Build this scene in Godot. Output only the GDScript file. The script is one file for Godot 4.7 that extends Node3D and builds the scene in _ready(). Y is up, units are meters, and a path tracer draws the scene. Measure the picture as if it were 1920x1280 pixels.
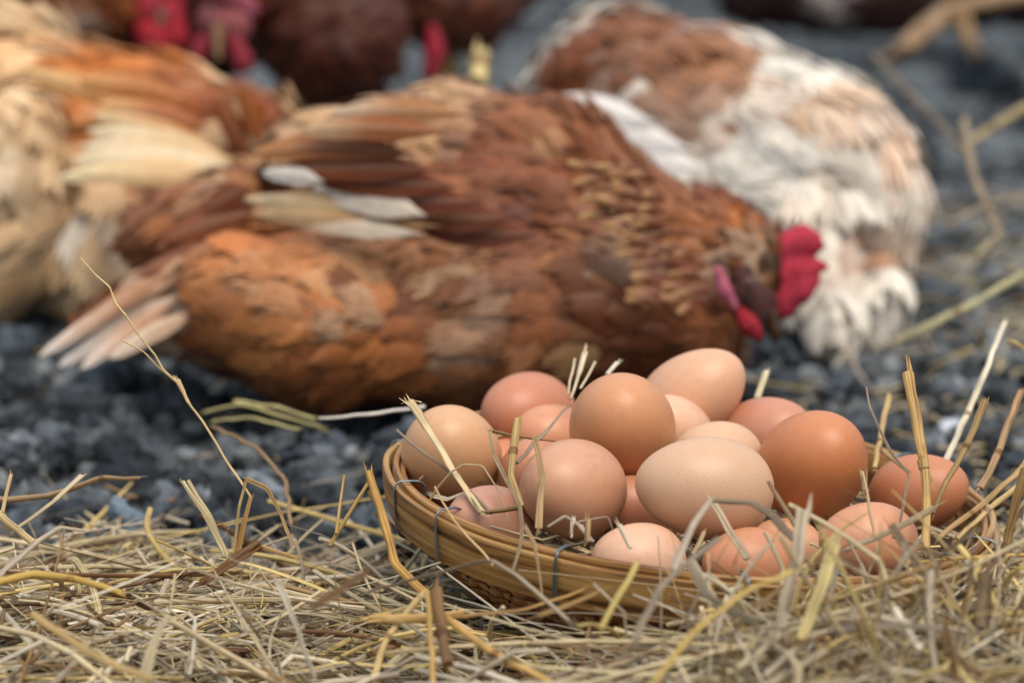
extends Node3D
# Hens dust-bathing behind a bamboo tray of brown eggs on straw.

const F := 4700.0          # focal length in pixels of the 1920 x 1280 photograph
const CAM_H := 0.315
const PITCH := 10.8

var rng := RandomNumberGenerator.new()
var soil_noise := FastNoiseLite.new()
var patch_noise := FastNoiseLite.new()
var names := {}
var mats := {}
var basket_frame := Transform3D()
var basket_r := 0.1265
var straw_defs := 0


func _ready() -> void:
	rng.seed = 7
	# ---- camera
	var cam := Camera3D.new()
	cam.name = "camera"
	cam.position = Vector3(0, CAM_H, 0)
	cam.rotation_degrees = Vector3(-PITCH, 0, 0)
	cam.fov = rad_to_deg(2.0 * atan(640.0 / F))
	cam.near = 0.05
	cam.far = 300.0
	var lens := CameraAttributesPhysical.new()
	lens.frustum_focal_length = 24.0 / 1280.0 * F
	lens.frustum_focus_distance = 0.975
	lens.frustum_near = 0.05
	lens.frustum_far = 300.0
	lens.exposure_aperture = 7.0
	cam.attributes = lens
	add_child(cam)
	# ---- sky, sun, exposure
	var we := WorldEnvironment.new()
	we.name = "world_environment"
	var env := Environment.new()
	env.background_mode = Environment.BG_SKY
	var sky_mat := ProceduralSkyMaterial.new()
	sky_mat.sky_top_color = Color(0.90, 0.95, 1.0)
	sky_mat.sky_horizon_color = Color(0.50, 0.54, 0.58)
	sky_mat.sky_curve = 0.5
	sky_mat.ground_bottom_color = Color(0.16, 0.15, 0.14)
	sky_mat.ground_horizon_color = Color(0.40, 0.41, 0.42)
	var sky := Sky.new()
	sky.sky_material = sky_mat
	env.sky = sky
	env.background_energy_multiplier = 1.22
	env.tonemap_mode = Environment.TONE_MAPPER_LINEAR
	env.tonemap_exposure = 1.16
	env.sdfgi_enabled = true
	env.ssao_enabled = true
	env.ssil_enabled = true
	we.environment = env
	add_child(we)
	var sun := DirectionalLight3D.new()
	sun.name = "sun"
	sun.light_energy = 0.72
	sun.light_color = Color(1.0, 0.965, 0.92)
	sun.light_angular_distance = 36.0
	sun.shadow_enabled = true
	add_child(sun)
	sun.look_at_from_position(Vector3.ZERO, Vector3(-0.35, -1.25, -0.62), Vector3.UP)

	make_materials()
	make_ground()
	make_basket()
	make_eggs()
	make_hens()
	make_clods()
	make_straw()
	make_single_straws()


# ------------------------------------------------------------------ helpers
func at(x: float, y: float, d: float) -> Vector3:
	var p := deg_to_rad(PITCH)
	var fwd := Vector3(0, -sin(p), -cos(p))
	var up := Vector3(0, cos(p), -sin(p))
	return Vector3(0, CAM_H, 0) + fwd * d + Vector3.RIGHT * ((x - 960.0) / F * d) + up * ((640.0 - y) / F * d)


func on_level(x: float, y: float, h: float) -> Vector3:
	var a := at(x, y, 1.0) - Vector3(0, CAM_H, 0)
	return Vector3(0, CAM_H, 0) + a * ((h - CAM_H) / a.y)


func lin(r: float, g: float, b: float) -> Color:
	return Color(r, g, b).srgb_to_linear()


func numbered(called: String) -> String:
	var k: int = names.get(called, 0)
	names[called] = k + 1
	return called if k == 0 else "%s_%03d" % [called, k]


func tag(o: Node, label: String, category: String, group := "", kind := "") -> void:
	if label: o.set_meta("label", label)
	if category: o.set_meta("category", category)
	if group: o.set_meta("group", group)
	if kind: o.set_meta("kind", kind)


func base(called: String, where: Vector3) -> Node3D:
	var o := Node3D.new()
	o.name = numbered(called)
	o.position = where
	add_child(o)
	return o


func put(called: String, mesh: Mesh, m: Material, parent: Node = null) -> MeshInstance3D:
	var o := MeshInstance3D.new()
	o.name = numbered(called) if parent == null else called
	o.mesh = mesh
	o.material_override = m
	if parent == null:
		add_child(o, true)
	else:
		parent.add_child(o, true)
	return o


func put_piece(called: String, mesh: Mesh, m: Material, parent: Node) -> MeshInstance3D:
	var key := str(parent.get_instance_id()) + called
	var k: int = names.get(key, 0)
	names[key] = k + 1
	var o := MeshInstance3D.new()
	o.name = called if k == 0 else "%s_%03d" % [called, k]
	o.mesh = mesh
	o.material_override = m
	parent.add_child(o, true)
	return o


class Buf:
	var v := PackedVector3Array()
	var n := PackedVector3Array()
	var c := PackedColorArray()
	var u := PackedVector2Array()
	var i := PackedInt32Array()

	func vert(p: Vector3, nn: Vector3, col: Color, uv: Vector2) -> void:
		v.append(p); n.append(nn); c.append(col); u.append(uv)

	func grid(first: int, rows: int, cols: int) -> void:
		for r in rows - 1:
			for k in cols - 1:
				var a := first + r * cols + k
				i.append(a); i.append(a + 1); i.append(a + cols)
				i.append(a + 1); i.append(a + cols + 1); i.append(a + cols)

	func smooth(first := 0) -> void:
		for k in range(first, n.size()): n[k] = Vector3.ZERO
		for k in range(0, i.size(), 3):
			var a := i[k]; var b := i[k + 1]; var d := i[k + 2]
			if a < first: continue
			var x := (v[d] - v[a]).cross(v[b] - v[a])
			n[a] += x; n[b] += x; n[d] += x
		for k in range(first, n.size()): n[k] = n[k].normalized()

	func mesh() -> ArrayMesh:
		for k in range(0, i.size(), 3):
			var a := i[k]; var b := i[k + 1]; var d := i[k + 2]
			if (v[b] - v[a]).cross(v[d] - v[a]).dot(n[a] + n[b] + n[d]) > 0.0:
				i[k + 1] = d; i[k + 2] = b
		var arr := []
		arr.resize(Mesh.ARRAY_MAX)
		arr[Mesh.ARRAY_VERTEX] = v
		arr[Mesh.ARRAY_NORMAL] = n
		arr[Mesh.ARRAY_COLOR] = c
		arr[Mesh.ARRAY_TEX_UV] = u
		arr[Mesh.ARRAY_INDEX] = i
		var m := ArrayMesh.new()
		m.add_surface_from_arrays(Mesh.PRIMITIVE_TRIANGLES, arr)
		return m


func tube(b: Buf, pts: PackedVector3Array, radii: PackedFloat32Array, flat: float, sides: int, col: Color, side0 := Vector3.ZERO, twist := 0.0, fade := 0.12, closed := false) -> void:
	var m := pts.size()
	var first := b.v.size()
	var s := side0
	var along := 0.0
	var shift := rng.randf() * 10.0
	for k in m:
		var t := (pts[mini(k + 1, m - 1)] - pts[maxi(k - 1, 0)]).normalized()
		if closed and (k == 0 or k == m - 1): t = (pts[1] - pts[m - 2]).normalized()
		if k == 0 and s == Vector3.ZERO:
			s = t.cross(Vector3.UP)
			if s.length() < 0.05: s = t.cross(Vector3.RIGHT)
		s = (s - t * s.dot(t)).normalized()
		if twist != 0.0: s = s.rotated(t, twist / m)
		var q := t.cross(s)
		if k > 0: along += pts[k].distance_to(pts[k - 1])
		var cc := col * (1.0 + rng.randf_range(-fade, fade))
		cc.a = 1.0
		for j in sides + 1:
			var a := TAU * j / sides
			var nn := (s * cos(a) * flat + q * sin(a)).normalized()
			if flat < 0.45 and not closed:
				nn = (nn - s * signf(cos(a)) * signf(sin(a) + 0.01) * 0.45).normalized()
			b.vert(pts[k] + (s * cos(a) + q * (sin(a) * flat + (0.5 * absf(cos(a)) if flat < 0.45 and not closed else 0.0))) * radii[k], nn, cc, Vector2(float(j) / sides, along * 20.0 + shift))
	b.grid(first, m, sides + 1)
	if not closed:
		for e in [0, m - 1]:
			var t2: Vector3 = (pts[0] - pts[1]).normalized() if e == 0 else (pts[m - 1] - pts[m - 2]).normalized()
			var c0 := b.v.size()
			b.vert(pts[e], t2, col * 0.8, Vector2(0.5, 0.5))
			for j in sides + 1:
				b.vert(b.v[first + e * (sides + 1) + j], t2, col * 0.8, Vector2(0.1, 0.1))
			for j in sides:
				b.i.append(c0); b.i.append(c0 + 1 + j); b.i.append(c0 + 2 + j)


func rounded(pts: PackedVector3Array, soft := 0.25) -> PackedVector3Array:
	# keeps the bends of a stalk but cuts each corner once, so that a kink has a small radius
	var out := PackedVector3Array([pts[0]])
	for k in range(1, pts.size() - 1):
		out.append(pts[k].lerp(pts[k - 1], soft))
		out.append((pts[k] * 2.0 + pts[k].lerp(pts[k - 1], soft) + pts[k].lerp(pts[k + 1], soft)) / 4.0)
		out.append(pts[k].lerp(pts[k + 1], soft))
	out.append(pts[pts.size() - 1])
	return out


# tapered capsules joined by a smooth minimum and meshed with surface nets
func blob(bones: Array, cell: float, k: float) -> Buf:
	var lo := Vector3.INF
	var hi := -Vector3.INF
	for q in bones:
		var r: float = maxf(q[2], q[3]) + k + cell * 3.0
		for e in 2:
			lo = lo.min(q[e] - Vector3.ONE * r)
			hi = hi.max(q[e] + Vector3.ONE * r)
	var nx := int((hi.x - lo.x) / cell) + 2
	var ny := int((hi.y - lo.y) / cell) + 2
	var nz := int((hi.z - lo.z) / cell) + 2
	var f := PackedFloat32Array()
	f.resize(nx * ny * nz)
	f.fill(1000.0)
	for q in bones:
		var a: Vector3 = q[0]
		var ba: Vector3 = q[1] - a
		var ra: float = q[2]
		var dr: float = q[3] - ra
		var inv := 1.0 / maxf(ba.length_squared(), 1e-9)
		var m: float = maxf(q[2], q[3]) + k + cell * 2.0
		var p0: Vector3 = ((a.min(q[1]) - Vector3.ONE * m - lo) / cell).floor()
		var p1: Vector3 = ((a.max(q[1]) + Vector3.ONE * m - lo) / cell).ceil()
		for z in range(maxi(0, int(p0.z)), mini(nz, int(p1.z) + 1)):
			for y in range(maxi(0, int(p0.y)), mini(ny, int(p1.y) + 1)):
				var row := (z * ny + y) * nx
				for x in range(maxi(0, int(p0.x)), mini(nx, int(p1.x) + 1)):
					var pa := lo + Vector3(x, y, z) * cell - a
					var h := clampf(pa.dot(ba) * inv, 0.0, 1.0)
					var d := (pa - ba * h).length() - (ra + dr * h)
					var old := f[row + x]
					var w := clampf(0.5 + 0.5 * (old - d) / k, 0.0, 1.0)
					f[row + x] = lerpf(old, d, w) - k * w * (1.0 - w)
	var b := Buf.new()
	var id := PackedInt32Array()
	id.resize(nx * ny * nz)
	id.fill(-1)
	var off := [0, 1, nx, nx + 1, nx * ny, nx * ny + 1, nx * ny + nx, nx * ny + nx + 1]
	var edges := [[0, 1], [2, 3], [4, 5], [6, 7], [0, 2], [1, 3], [4, 6], [5, 7], [0, 4], [1, 5], [2, 6], [3, 7]]
	var far := cell * 2.5
	for z in nz - 1:
		for y in ny - 1:
			for x in nx - 1:
				var g := (z * ny + y) * nx + x
				if absf(f[g]) > far: continue
				var inside := 0
				for o in off:
					if f[g + o] < 0.0: inside += 1
				if inside == 0 or inside == 8: continue
				var sum := Vector3.ZERO
				var cnt := 0
				for e in edges:
					var fa := f[g + off[e[0]]]
					var fb := f[g + off[e[1]]]
					if (fa < 0.0) != (fb < 0.0):
						var t := fa / (fa - fb)
						var ca: int = e[0]
						var cb: int = e[1]
						var va := Vector3(ca & 1, (ca >> 1) & 1, ca >> 2)
						var vb := Vector3(cb & 1, (cb >> 1) & 1, cb >> 2)
						sum += va.lerp(vb, t)
						cnt += 1
				id[g] = b.v.size()
				var grad := Vector3(f[g + 1] - f[g], f[g + nx] - f[g], f[g + nx * ny] - f[g])
				b.vert(lo + (Vector3(x, y, z) + sum / cnt) * cell, grad.normalized(), Color.WHITE, Vector2.ZERO)
	var step := [1, nx, nx * ny]
	for z in range(1, nz - 1):
		for y in range(1, ny - 1):
			for x in range(1, nx - 1):
				var g := (z * ny + y) * nx + x
				if id[g] < 0: continue
				for ax in 3:
					if (f[g] < 0.0) == (f[g + step[ax]] < 0.0): continue
					var s1: int = step[(ax + 1) % 3]
					var s2: int = step[(ax + 2) % 3]
					var q0 := id[g]
					var q1 := id[g - s1]
					var q2 := id[g - s1 - s2]
					var q3 := id[g - s2]
					if q0 < 0 or q1 < 0 or q2 < 0 or q3 < 0: continue
					if f[g] < 0.0:
						b.i.append_array([q0, q2, q1, q0, q3, q2])
					else:
						b.i.append_array([q0, q1, q2, q0, q2, q3])
	var keep := b.n.duplicate()
	b.smooth()
	for e in b.n.size():
		if b.n[e].dot(keep[e]) < 0.0: b.n[e] = -b.n[e]
	return b


func noise_tex(size: int, freq: float, stops: Array, octaves := 4, seed_ := 1, kind := FastNoiseLite.TYPE_SIMPLEX_SMOOTH) -> NoiseTexture2D:
	var t := NoiseTexture2D.new()
	var n := FastNoiseLite.new()
	n.noise_type = kind
	n.frequency = freq
	n.fractal_octaves = octaves
	n.seed = seed_
	t.noise = n
	t.width = size
	t.height = size
	t.seamless = true
	if stops.size():
		var g := Gradient.new()
		g.offsets = PackedFloat32Array([])
		var offs := PackedFloat32Array()
		var cols := PackedColorArray()
		for s in stops:
			offs.append(s[0]); cols.append(s[1])
		g.offsets = offs
		g.colors = cols
		t.color_ramp = g
	return t


func bump_tex(size: int, freq: float, strength: float, octaves := 3, seed_ := 3, kind := FastNoiseLite.TYPE_SIMPLEX_SMOOTH) -> NoiseTexture2D:
	var t := noise_tex(size, freq, [], octaves, seed_, kind)
	t.as_normal_map = true
	t.bump_strength = strength
	return t


func mat(called: String, color: Color, rough: float) -> StandardMaterial3D:
	var m := StandardMaterial3D.new()
	m.resource_name = called
	m.albedo_color = color
	m.roughness = rough
	m.vertex_color_use_as_albedo = true
	m.cull_mode = BaseMaterial3D.CULL_DISABLED
	mats[called] = m
	return m


func make_materials() -> void:
	soil_noise.seed = 11
	soil_noise.frequency = 1.0
	soil_noise.fractal_octaves = 2
	patch_noise.seed = 5
	patch_noise.frequency = 22.0
	patch_noise.fractal_octaves = 2
	var soil := mat("soil", Color.WHITE, 0.95)
	soil.albedo_texture = noise_tex(1024, 0.012, [[0.0, Color(0.42, 0.42, 0.42)], [0.4, Color(0.72, 0.725, 0.73)], [0.6, Color(0.95, 0.945, 0.93)], [1.0, Color(1, 0.985, 0.96)]], 6, 4)
	soil.normal_enabled = true
	soil.normal_texture = bump_tex(1024, 0.03, 10.0, 5, 8)
	soil.normal_scale = 1.0
	soil.uv1_triplanar = true
	soil.uv1_world_triplanar = true
	soil.uv1_scale = Vector3(5, 5, 5)
	soil.metallic_specular = 0.2
	var straw := mat("straw", Color.WHITE, 0.46)
	straw.albedo_texture = noise_tex(256, 0.03, [[0.0, Color(0.50, 0.44, 0.36)], [0.3, Color(0.80, 0.76, 0.69)], [0.5, Color(0.94, 0.93, 0.91)], [1.0, Color(1, 1, 1)]], 5, 21)
	straw.uv1_scale = Vector3(1.6, 0.10, 1)
	straw.normal_enabled = true
	straw.normal_texture = bump_tex(256, 0.03, 8.0, 3, 22)
	straw.metallic_specular = 0.4
	straw.backlight_enabled = true
	straw.backlight = Color(0.12, 0.11, 0.08)
	var bamboo := mat("bamboo", Color.WHITE, 0.42)
	bamboo.albedo_texture = noise_tex(512, 0.012, [[0.0, Color(0.26, 0.16, 0.08)], [0.22, Color(0.50, 0.36, 0.20)], [0.34, Color(0.70, 0.55, 0.35)], [0.6, Color(0.80, 0.66, 0.46)], [1.0, Color(0.90, 0.80, 0.62)]], 6, 31)
	bamboo.uv1_scale = Vector3(1.0, 1.0, 1)
	bamboo.normal_enabled = true
	bamboo.normal_texture = bump_tex(512, 0.02, 4.0, 4, 32)
	var wire := mat("wire", Color(0.50, 0.55, 0.58), 0.35)
	wire.metallic = 0.85
	var egg := mat("egg", Color.WHITE, 0.45)
	egg.albedo_texture = noise_tex(512, 0.02, [[0.0, Color(0.93, 0.91, 0.895)], [0.25, Color(0.97, 0.96, 0.955)], [0.55, Color(0.99, 0.985, 0.98)], [1.0, Color(1, 1, 1)]], 6, 41)
	egg.normal_enabled = true
	egg.normal_texture = bump_tex(512, 0.12, 1.2, 2, 42)
	egg.normal_scale = 0.35
	egg.uv1_triplanar = true
	egg.uv1_scale = Vector3(22, 22, 22)
	egg.metallic_specular = 0.56
	var spotted: StandardMaterial3D = egg.duplicate()
	spotted.resource_name = "spotted_egg"
	spotted.albedo_texture = noise_tex(512, 0.10, [[0.0, Color(0.60, 0.48, 0.42)], [0.14, Color(0.80, 0.72, 0.67)], [0.25, Color(0.95, 0.935, 0.92)], [0.6, Color(0.98, 0.975, 0.97)], [1.0, Color(1, 1, 1)]], 3, 44)
	mats["spotted_egg"] = spotted
	var feather := mat("feather", Color.WHITE, 0.58)
	feather.albedo_texture = noise_tex(256, 0.03, [[0.0, Color(0.70, 0.66, 0.62)], [0.5, Color(0.93, 0.92, 0.91)], [1.0, Color(1, 1, 1)]], 4, 51)
	feather.uv1_scale = Vector3(2.5, 0.35, 1)
	feather.metallic_specular = 0.45
	feather.backlight_enabled = true
	feather.backlight = Color(0.10, 0.09, 0.08)
	var down := mat("down", Color.WHITE, 0.95)
	down.metallic_specular = 0.1
	var skin := mat("skin", Color.WHITE, 0.55)
	skin.normal_enabled = true
	skin.normal_texture = bump_tex(256, 0.10, 14.0, 4, 61)
	skin.albedo_texture = noise_tex(256, 0.05, [[0.0, Color(0.72, 0.62, 0.62)], [0.5, Color(0.93, 0.9, 0.9)], [1.0, Color(1, 1, 1)]], 4, 62)
	skin.uv1_triplanar = true
	skin.uv1_scale = Vector3(30, 30, 30)
	skin.backlight_enabled = true
	skin.backlight = Color(0.5, 0.16, 0.14)
	var horn := mat("horn", Color.WHITE, 0.4)
	horn.metallic_specular = 0.4


# ------------------------------------------------------------------ ground
func ground_y(x: float, z: float) -> float:
	var d := Vector2(x, z).length()
	var near := 1.0 - smoothstep(6.0, 14.0, d)
	var y := 0.010 * soil_noise.get_noise_2d(x * 5.0, z * 5.0) + 0.010 * soil_noise.get_noise_2d(x * 14.0 + 40.0, z * 14.0)
	y += 0.006 * absf(soil_noise.get_noise_2d(x * 38.0, z * 38.0 + 9.0)) + 0.0025 * soil_noise.get_noise_2d(x * 95.0, z * 95.0)
	# the open soil between the straw and the hens is rougher than the trodden ground under the straw
	var rough := smoothstep(-1.0, -1.15, z)
	return y * near * lerpf(0.5, 1.35, rough) - 0.004


func make_ground() -> void:
	var b := Buf.new()
	var nx := 300
	var nz := 380
	for r in nz:
		var s := float(r) / (nz - 1)
		var z := 0.6 - 3.2 * s - 90.0 * pow(s, 14.0) + 40.0 * pow(1.0 - s, 18.0)
		for k in nx:
			var q := 2.0 * k / (nx - 1) - 1.0
			var x := 0.85 * q + 60.0 * signf(q) * pow(absf(q), 14.0)
			var y := ground_y(x, z)
			var dusty := smoothstep(-0.3, 0.6, soil_noise.get_noise_2d(x * 9.0 + 77.0, z * 9.0) + 0.6 * soil_noise.get_noise_2d(x * 40.0, z * 40.0 + 31.0))
			var col := lin(0.23, 0.245, 0.265).lerp(lin(0.50, 0.53, 0.555), dusty)
			b.vert(Vector3(x, y, z), Vector3.UP, col, Vector2(x, z))
	b.grid(0, nz, nx)
	b.smooth()
	for k in b.n.size():
		if b.n[k].y < 0.0: b.n[k] = -b.n[k]
	var o := put("ground", b.mesh(), mats.soil)
	tag(o, "dark blue grey dry soil", "", "", "structure")


func clod_mesh(seed_: int, rough := 1.0) -> ArrayMesh:
	var n := FastNoiseLite.new()
	n.seed = seed_
	n.frequency = 0.8
	n.fractal_octaves = 4
	n.fractal_gain = 0.55
	var cuts := []
	for k in 3:
		cuts.append([Vector3(rng.randf_range(-1, 1), rng.randf_range(-1, 1), rng.randf_range(-1, 1)).normalized(), rng.randf_range(0.5, 0.85)])
	var b := Buf.new()
	for r in 19:
		var th := PI * r / 18.0
		for k in 27:
			var ph := TAU * k / 26.0
			var dir := Vector3(sin(th) * cos(ph), cos(th), sin(th) * sin(ph))
			var rad := 1.0
			for c in cuts:
				var along: float = dir.dot(c[0])
				if along > 0.01: rad = minf(rad, c[1] / along)
			rad *= 1.0 + rough * (0.55 * n.get_noise_3dv(dir * 1.5) + 0.26 * n.get_noise_3dv(dir * 4.5) + 0.10 * n.get_noise_3dv(dir * 11.0))
			if rough < 0.5: rad *= 1.0 + 0.7 * pow(maxf(dir.dot(Vector3(-0.45, 0.89, 0.1)), 0.0), 9.0)
			var tone := 1.0 + 0.35 * n.get_noise_3dv(dir * 3.0 + Vector3.ONE * 9.0)
			b.vert(dir * rad, dir, Color(tone, tone, tone), Vector2(ph, th))
	b.grid(0, 19, 27)
	b.smooth()
	for r in 19:   # close the seam and the poles
		var s := (b.n[r * 27] + b.n[r * 27 + 26]).normalized()
		b.n[r * 27] = s
		b.n[r * 27 + 26] = s
	for k in 27:
		b.n[k] = Vector3.UP
		b.n[18 * 27 + k] = Vector3.DOWN
	return b.mesh()


func make_clods() -> void:
	var shapes := []
	for k in 8: shapes.append(clod_mesh(100 + k, 1.0 if k < 4 else 0.85))
	# crumbs past counting
	for s in 4:
		var list := []
		for k in 2600:
			var z := -rng.randf_range(1.04, 3.6)
			if rng.randf() < 0.6: z = -rng.randf_range(1.04, 1.6)
			var x := rng.randf_range(-0.32, 0.32) * absf(z)
			if x < 0.03 and z > -1.5 and rng.randf() < 0.30: continue
			var r := 0.0016 + 0.012 * pow(rng.randf(), 3.2)
			if z > -1.12: r *= 0.6
			list.append([Vector3(x, ground_y(x, z) + r * 0.25, z), r])
		var mm := MultiMesh.new()
		mm.transform_format = MultiMesh.TRANSFORM_3D
		mm.use_colors = true
		mm.mesh = shapes[s]
		mm.instance_count = list.size()
		for k in list.size():
			var bs := Basis.from_euler(Vector3(rng.randf() * TAU, rng.randf() * TAU, rng.randf() * TAU)).scaled_local(Vector3(rng.randf_range(0.7, 1.4), rng.randf_range(0.45, 0.9), rng.randf_range(0.7, 1.3)) * list[k][1])
			mm.set_instance_transform(k, Transform3D(bs, list[k][0]))
			mm.set_instance_color(k, lin(0.22, 0.235, 0.255).lerp(lin(0.62, 0.645, 0.67), pow(rng.randf(), 2.2)))
		var o := MultiMeshInstance3D.new()
		o.name = numbered("soil_crumbs")
		o.multimesh = mm
		o.material_override = mats.soil
		add_child(o)
		tag(o, "small crumbs of dark grey soil strewn over the ground", "soil", "soil crumbs", "stuff")
	# clods one can point to: pixel, radius in pixels, colour, label
	var named := [
		[243, 978, 44, 0.47, 0.54, 0.60, "pale blue grey soil clod with a pointed top, just behind the straw at left"],
		[8, 655, 70, 0.36, 0.40, 0.44, "large grey soil lump cut by the left edge, below the cream hen"],
		[125, 790, 42, 0.38, 0.41, 0.45, "round grey soil clod in front of the splayed tail feathers"],
		[30, 850, 52, 0.56, 0.58, 0.61, "light grey soil clod at the left edge above the straw"],
		[475, 925, 76, 0.54, 0.58, 0.62, "broad pale grey soil clod behind the foot of the thin bent stalk"],
		[225, 840, 62, 0.22, 0.24, 0.27, "large dark soil clod in the hollow left of the thin bent stalk"],
		[330, 870, 50, 0.26, 0.28, 0.31, "dark soil clod behind the thin bent stalk"],
		[620, 850, 60, 0.34, 0.37, 0.41, "grey soil clod under the white straw, left of the egg basket"],
		[705, 815, 36, 0.44, 0.48, 0.53, "small light grey clod beside the leftmost egg"],
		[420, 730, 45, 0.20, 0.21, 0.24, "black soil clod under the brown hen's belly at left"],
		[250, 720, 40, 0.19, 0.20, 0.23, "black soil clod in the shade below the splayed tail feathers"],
		[1785, 815, 50, 0.86, 0.90, 0.95, "whitish blue soil clod behind the rightmost egg"],
		[1590, 720, 50, 0.42, 0.46, 0.51, "grey soil clod below the white hen's feet"],
		[1470, 690, 40, 0.30, 0.33, 0.37, "dark grey soil clod right of the hen's breast above the eggs"],
		[1700, 700, 42, 0.36, 0.39, 0.43, "grey soil clod behind the tall upright straw at right"],
		[1850, 160, 90, 0.40, 0.43, 0.46, "large blurred grey soil lump far back at top right"],
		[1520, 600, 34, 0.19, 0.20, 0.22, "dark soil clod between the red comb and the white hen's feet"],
		[1890, 420, 45, 0.42, 0.45, 0.48, "grey soil clod at the right edge beside the white hen"],
		[1885, 1205, 62, 0.88, 0.91, 0.95, "whitish blue crumbly lump in the straw at the lower right corner"]]
	for k in named.size():
		var q: Array = named[k]
		var in_straw := k == named.size() - 1
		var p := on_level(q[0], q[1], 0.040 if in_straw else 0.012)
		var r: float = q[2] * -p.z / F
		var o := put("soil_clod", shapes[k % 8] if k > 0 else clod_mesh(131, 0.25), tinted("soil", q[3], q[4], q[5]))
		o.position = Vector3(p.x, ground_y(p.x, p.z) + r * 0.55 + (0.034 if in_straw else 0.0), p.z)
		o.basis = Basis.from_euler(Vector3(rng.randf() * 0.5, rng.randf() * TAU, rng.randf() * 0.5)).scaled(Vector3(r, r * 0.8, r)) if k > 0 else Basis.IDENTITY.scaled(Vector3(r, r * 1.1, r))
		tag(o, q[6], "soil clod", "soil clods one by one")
	for k in 190:
		var z := -rng.randf_range(1.12, 1.75)
		if k > 150: z = -rng.randf_range(1.75, 3.2)
		var x := rng.randf_range(-0.23, 0.23) * absf(z)
		var r := rng.randf_range(0.007, 0.018)
		if k < 46:
			z = -rng.randf_range(1.14, 1.36)
			x = rng.randf_range(-0.22, 0.0) * absf(z)
			r = rng.randf_range(0.009, 0.021)
		var tone := rng.randf()
		var o := put("small_soil_clod", shapes[4 + rng.randi() % 4], tinted("soil", 0.24 + 0.2 * snappedf(tone, 0.25), 0.26 + 0.21 * snappedf(tone, 0.25), 0.29 + 0.22 * snappedf(tone, 0.25)))
		o.position = Vector3(x, ground_y(x, z) + r * 0.35, z)
		o.basis = Basis.from_euler(Vector3(rng.randf() * 6.0, rng.randf() * TAU, 0)).scaled_local(Vector3(rng.randf_range(0.8, 1.5), rng.randf_range(0.5, 0.9), rng.randf_range(0.7, 1.2)) * r)
		var shade: String = ["blackish", "dark grey", "grey", "mid grey", "light grey"][int(snappedf(tone, 0.25) * 4)]
		var span := x / absf(z)
		var spot := "between the straw bed and the brown hen's tail" if span < -0.08 else ("on the ground round the brown hen" if span < 0.06 else "on the ground at right by the white hen")
		if z < -1.75: spot = "far behind, on the blurred ground"
		tag(o, "%s small soil clod %s" % [shade, spot], "soil clod", "small soil clods")


func tinted(kind: String, r: float, g: float, b: float) -> StandardMaterial3D:
	var key := "%s_%.3f_%.3f_%.3f" % [kind, r, g, b]
	if not mats.has(key):
		var m: StandardMaterial3D = mats[kind].duplicate()
		m.albedo_color = Color(r, g, b)
		mats[key] = m
	return mats[key]


# ------------------------------------------------------------------ basket
func bowl_r(h: float) -> float:
	# outer radius of the woven wall at height h below the rim (h <= 0)
	var t := clampf(-h / 0.050, 0.0, 1.0)
	return basket_r - 0.0035 - 0.052 * pow(t, 2.2)


func inside_basket(p: Vector3, slack := 0.004) -> bool:
	var q := basket_frame.affine_inverse() * p
	var r := Vector2(q.x, q.z).length()
	if q.y < -0.054: return false
	if q.y > 0.0: return r < basket_r + 0.002
	return r < bowl_r(q.y) + slack + 0.004


func hoop(rad_top: float, rad_bottom: float, top: float, bottom: float, thick: float, seed_: float, bow := 0.0) -> ArrayMesh:
	# a flat bamboo strip bent to a ring: rounded rectangle cross-section, uv along the strip
	var b := Buf.new()
	var prof := []
	var steps := 6
	for k in steps + 1:
		var t := float(k) / steps
		prof.append(Vector2(lerpf(rad_bottom, rad_top, t) + bow * sin(PI * t), lerpf(bottom, top, t)))
	var loop := []
	for k in prof.size(): loop.append([prof[k], float(k) / steps * 0.7])
	loop.append([prof[steps] + Vector2(-thick * 0.25, thick * 0.22), 0.73])
	loop.append([prof[steps] + Vector2(-thick * 0.75, thick * 0.22), 0.78])
	for k in prof.size(): loop.append([prof[steps - k] + Vector2(-thick, 0), 0.8 + 0.18 * k / steps])
	loop.append([prof[0] + Vector2(-thick * 0.5, -thick * 0.2), 0.99])
	loop.append(loop[0])
	var seg := 160
	for s in seg + 1:
		var a := TAU * s / seg
		var wob := 0.0007 * sin(a * 3.0 + seed_) + 0.0004 * sin(a * 11.0 + seed_ * 2.0)
		for k in loop.size():
			var q: Vector2 = loop[k][0]
			b.vert(Vector3(sin(a) * (q.x + wob), q.y + wob * 0.8, cos(a) * (q.x + wob)), Vector3.UP, Color.WHITE, Vector2(a * 0.20 + seed_, loop[k][1] * 0.75 + seed_ * 0.37))
	b.grid(0, seg + 1, loop.size())
	b.smooth()
	for k in loop.size():
		var m := (b.n[k] + b.n[seg * loop.size() + k]).normalized()
		b.n[k] = m
		b.n[seg * loop.size() + k] = m
	# outward side check on one vertex of the outer face
	if b.n[3].dot(Vector3(0, 0, 1)) < 0.0:
		for k in b.n.size(): b.n[k] = -b.n[k]
	return b.mesh()


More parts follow.
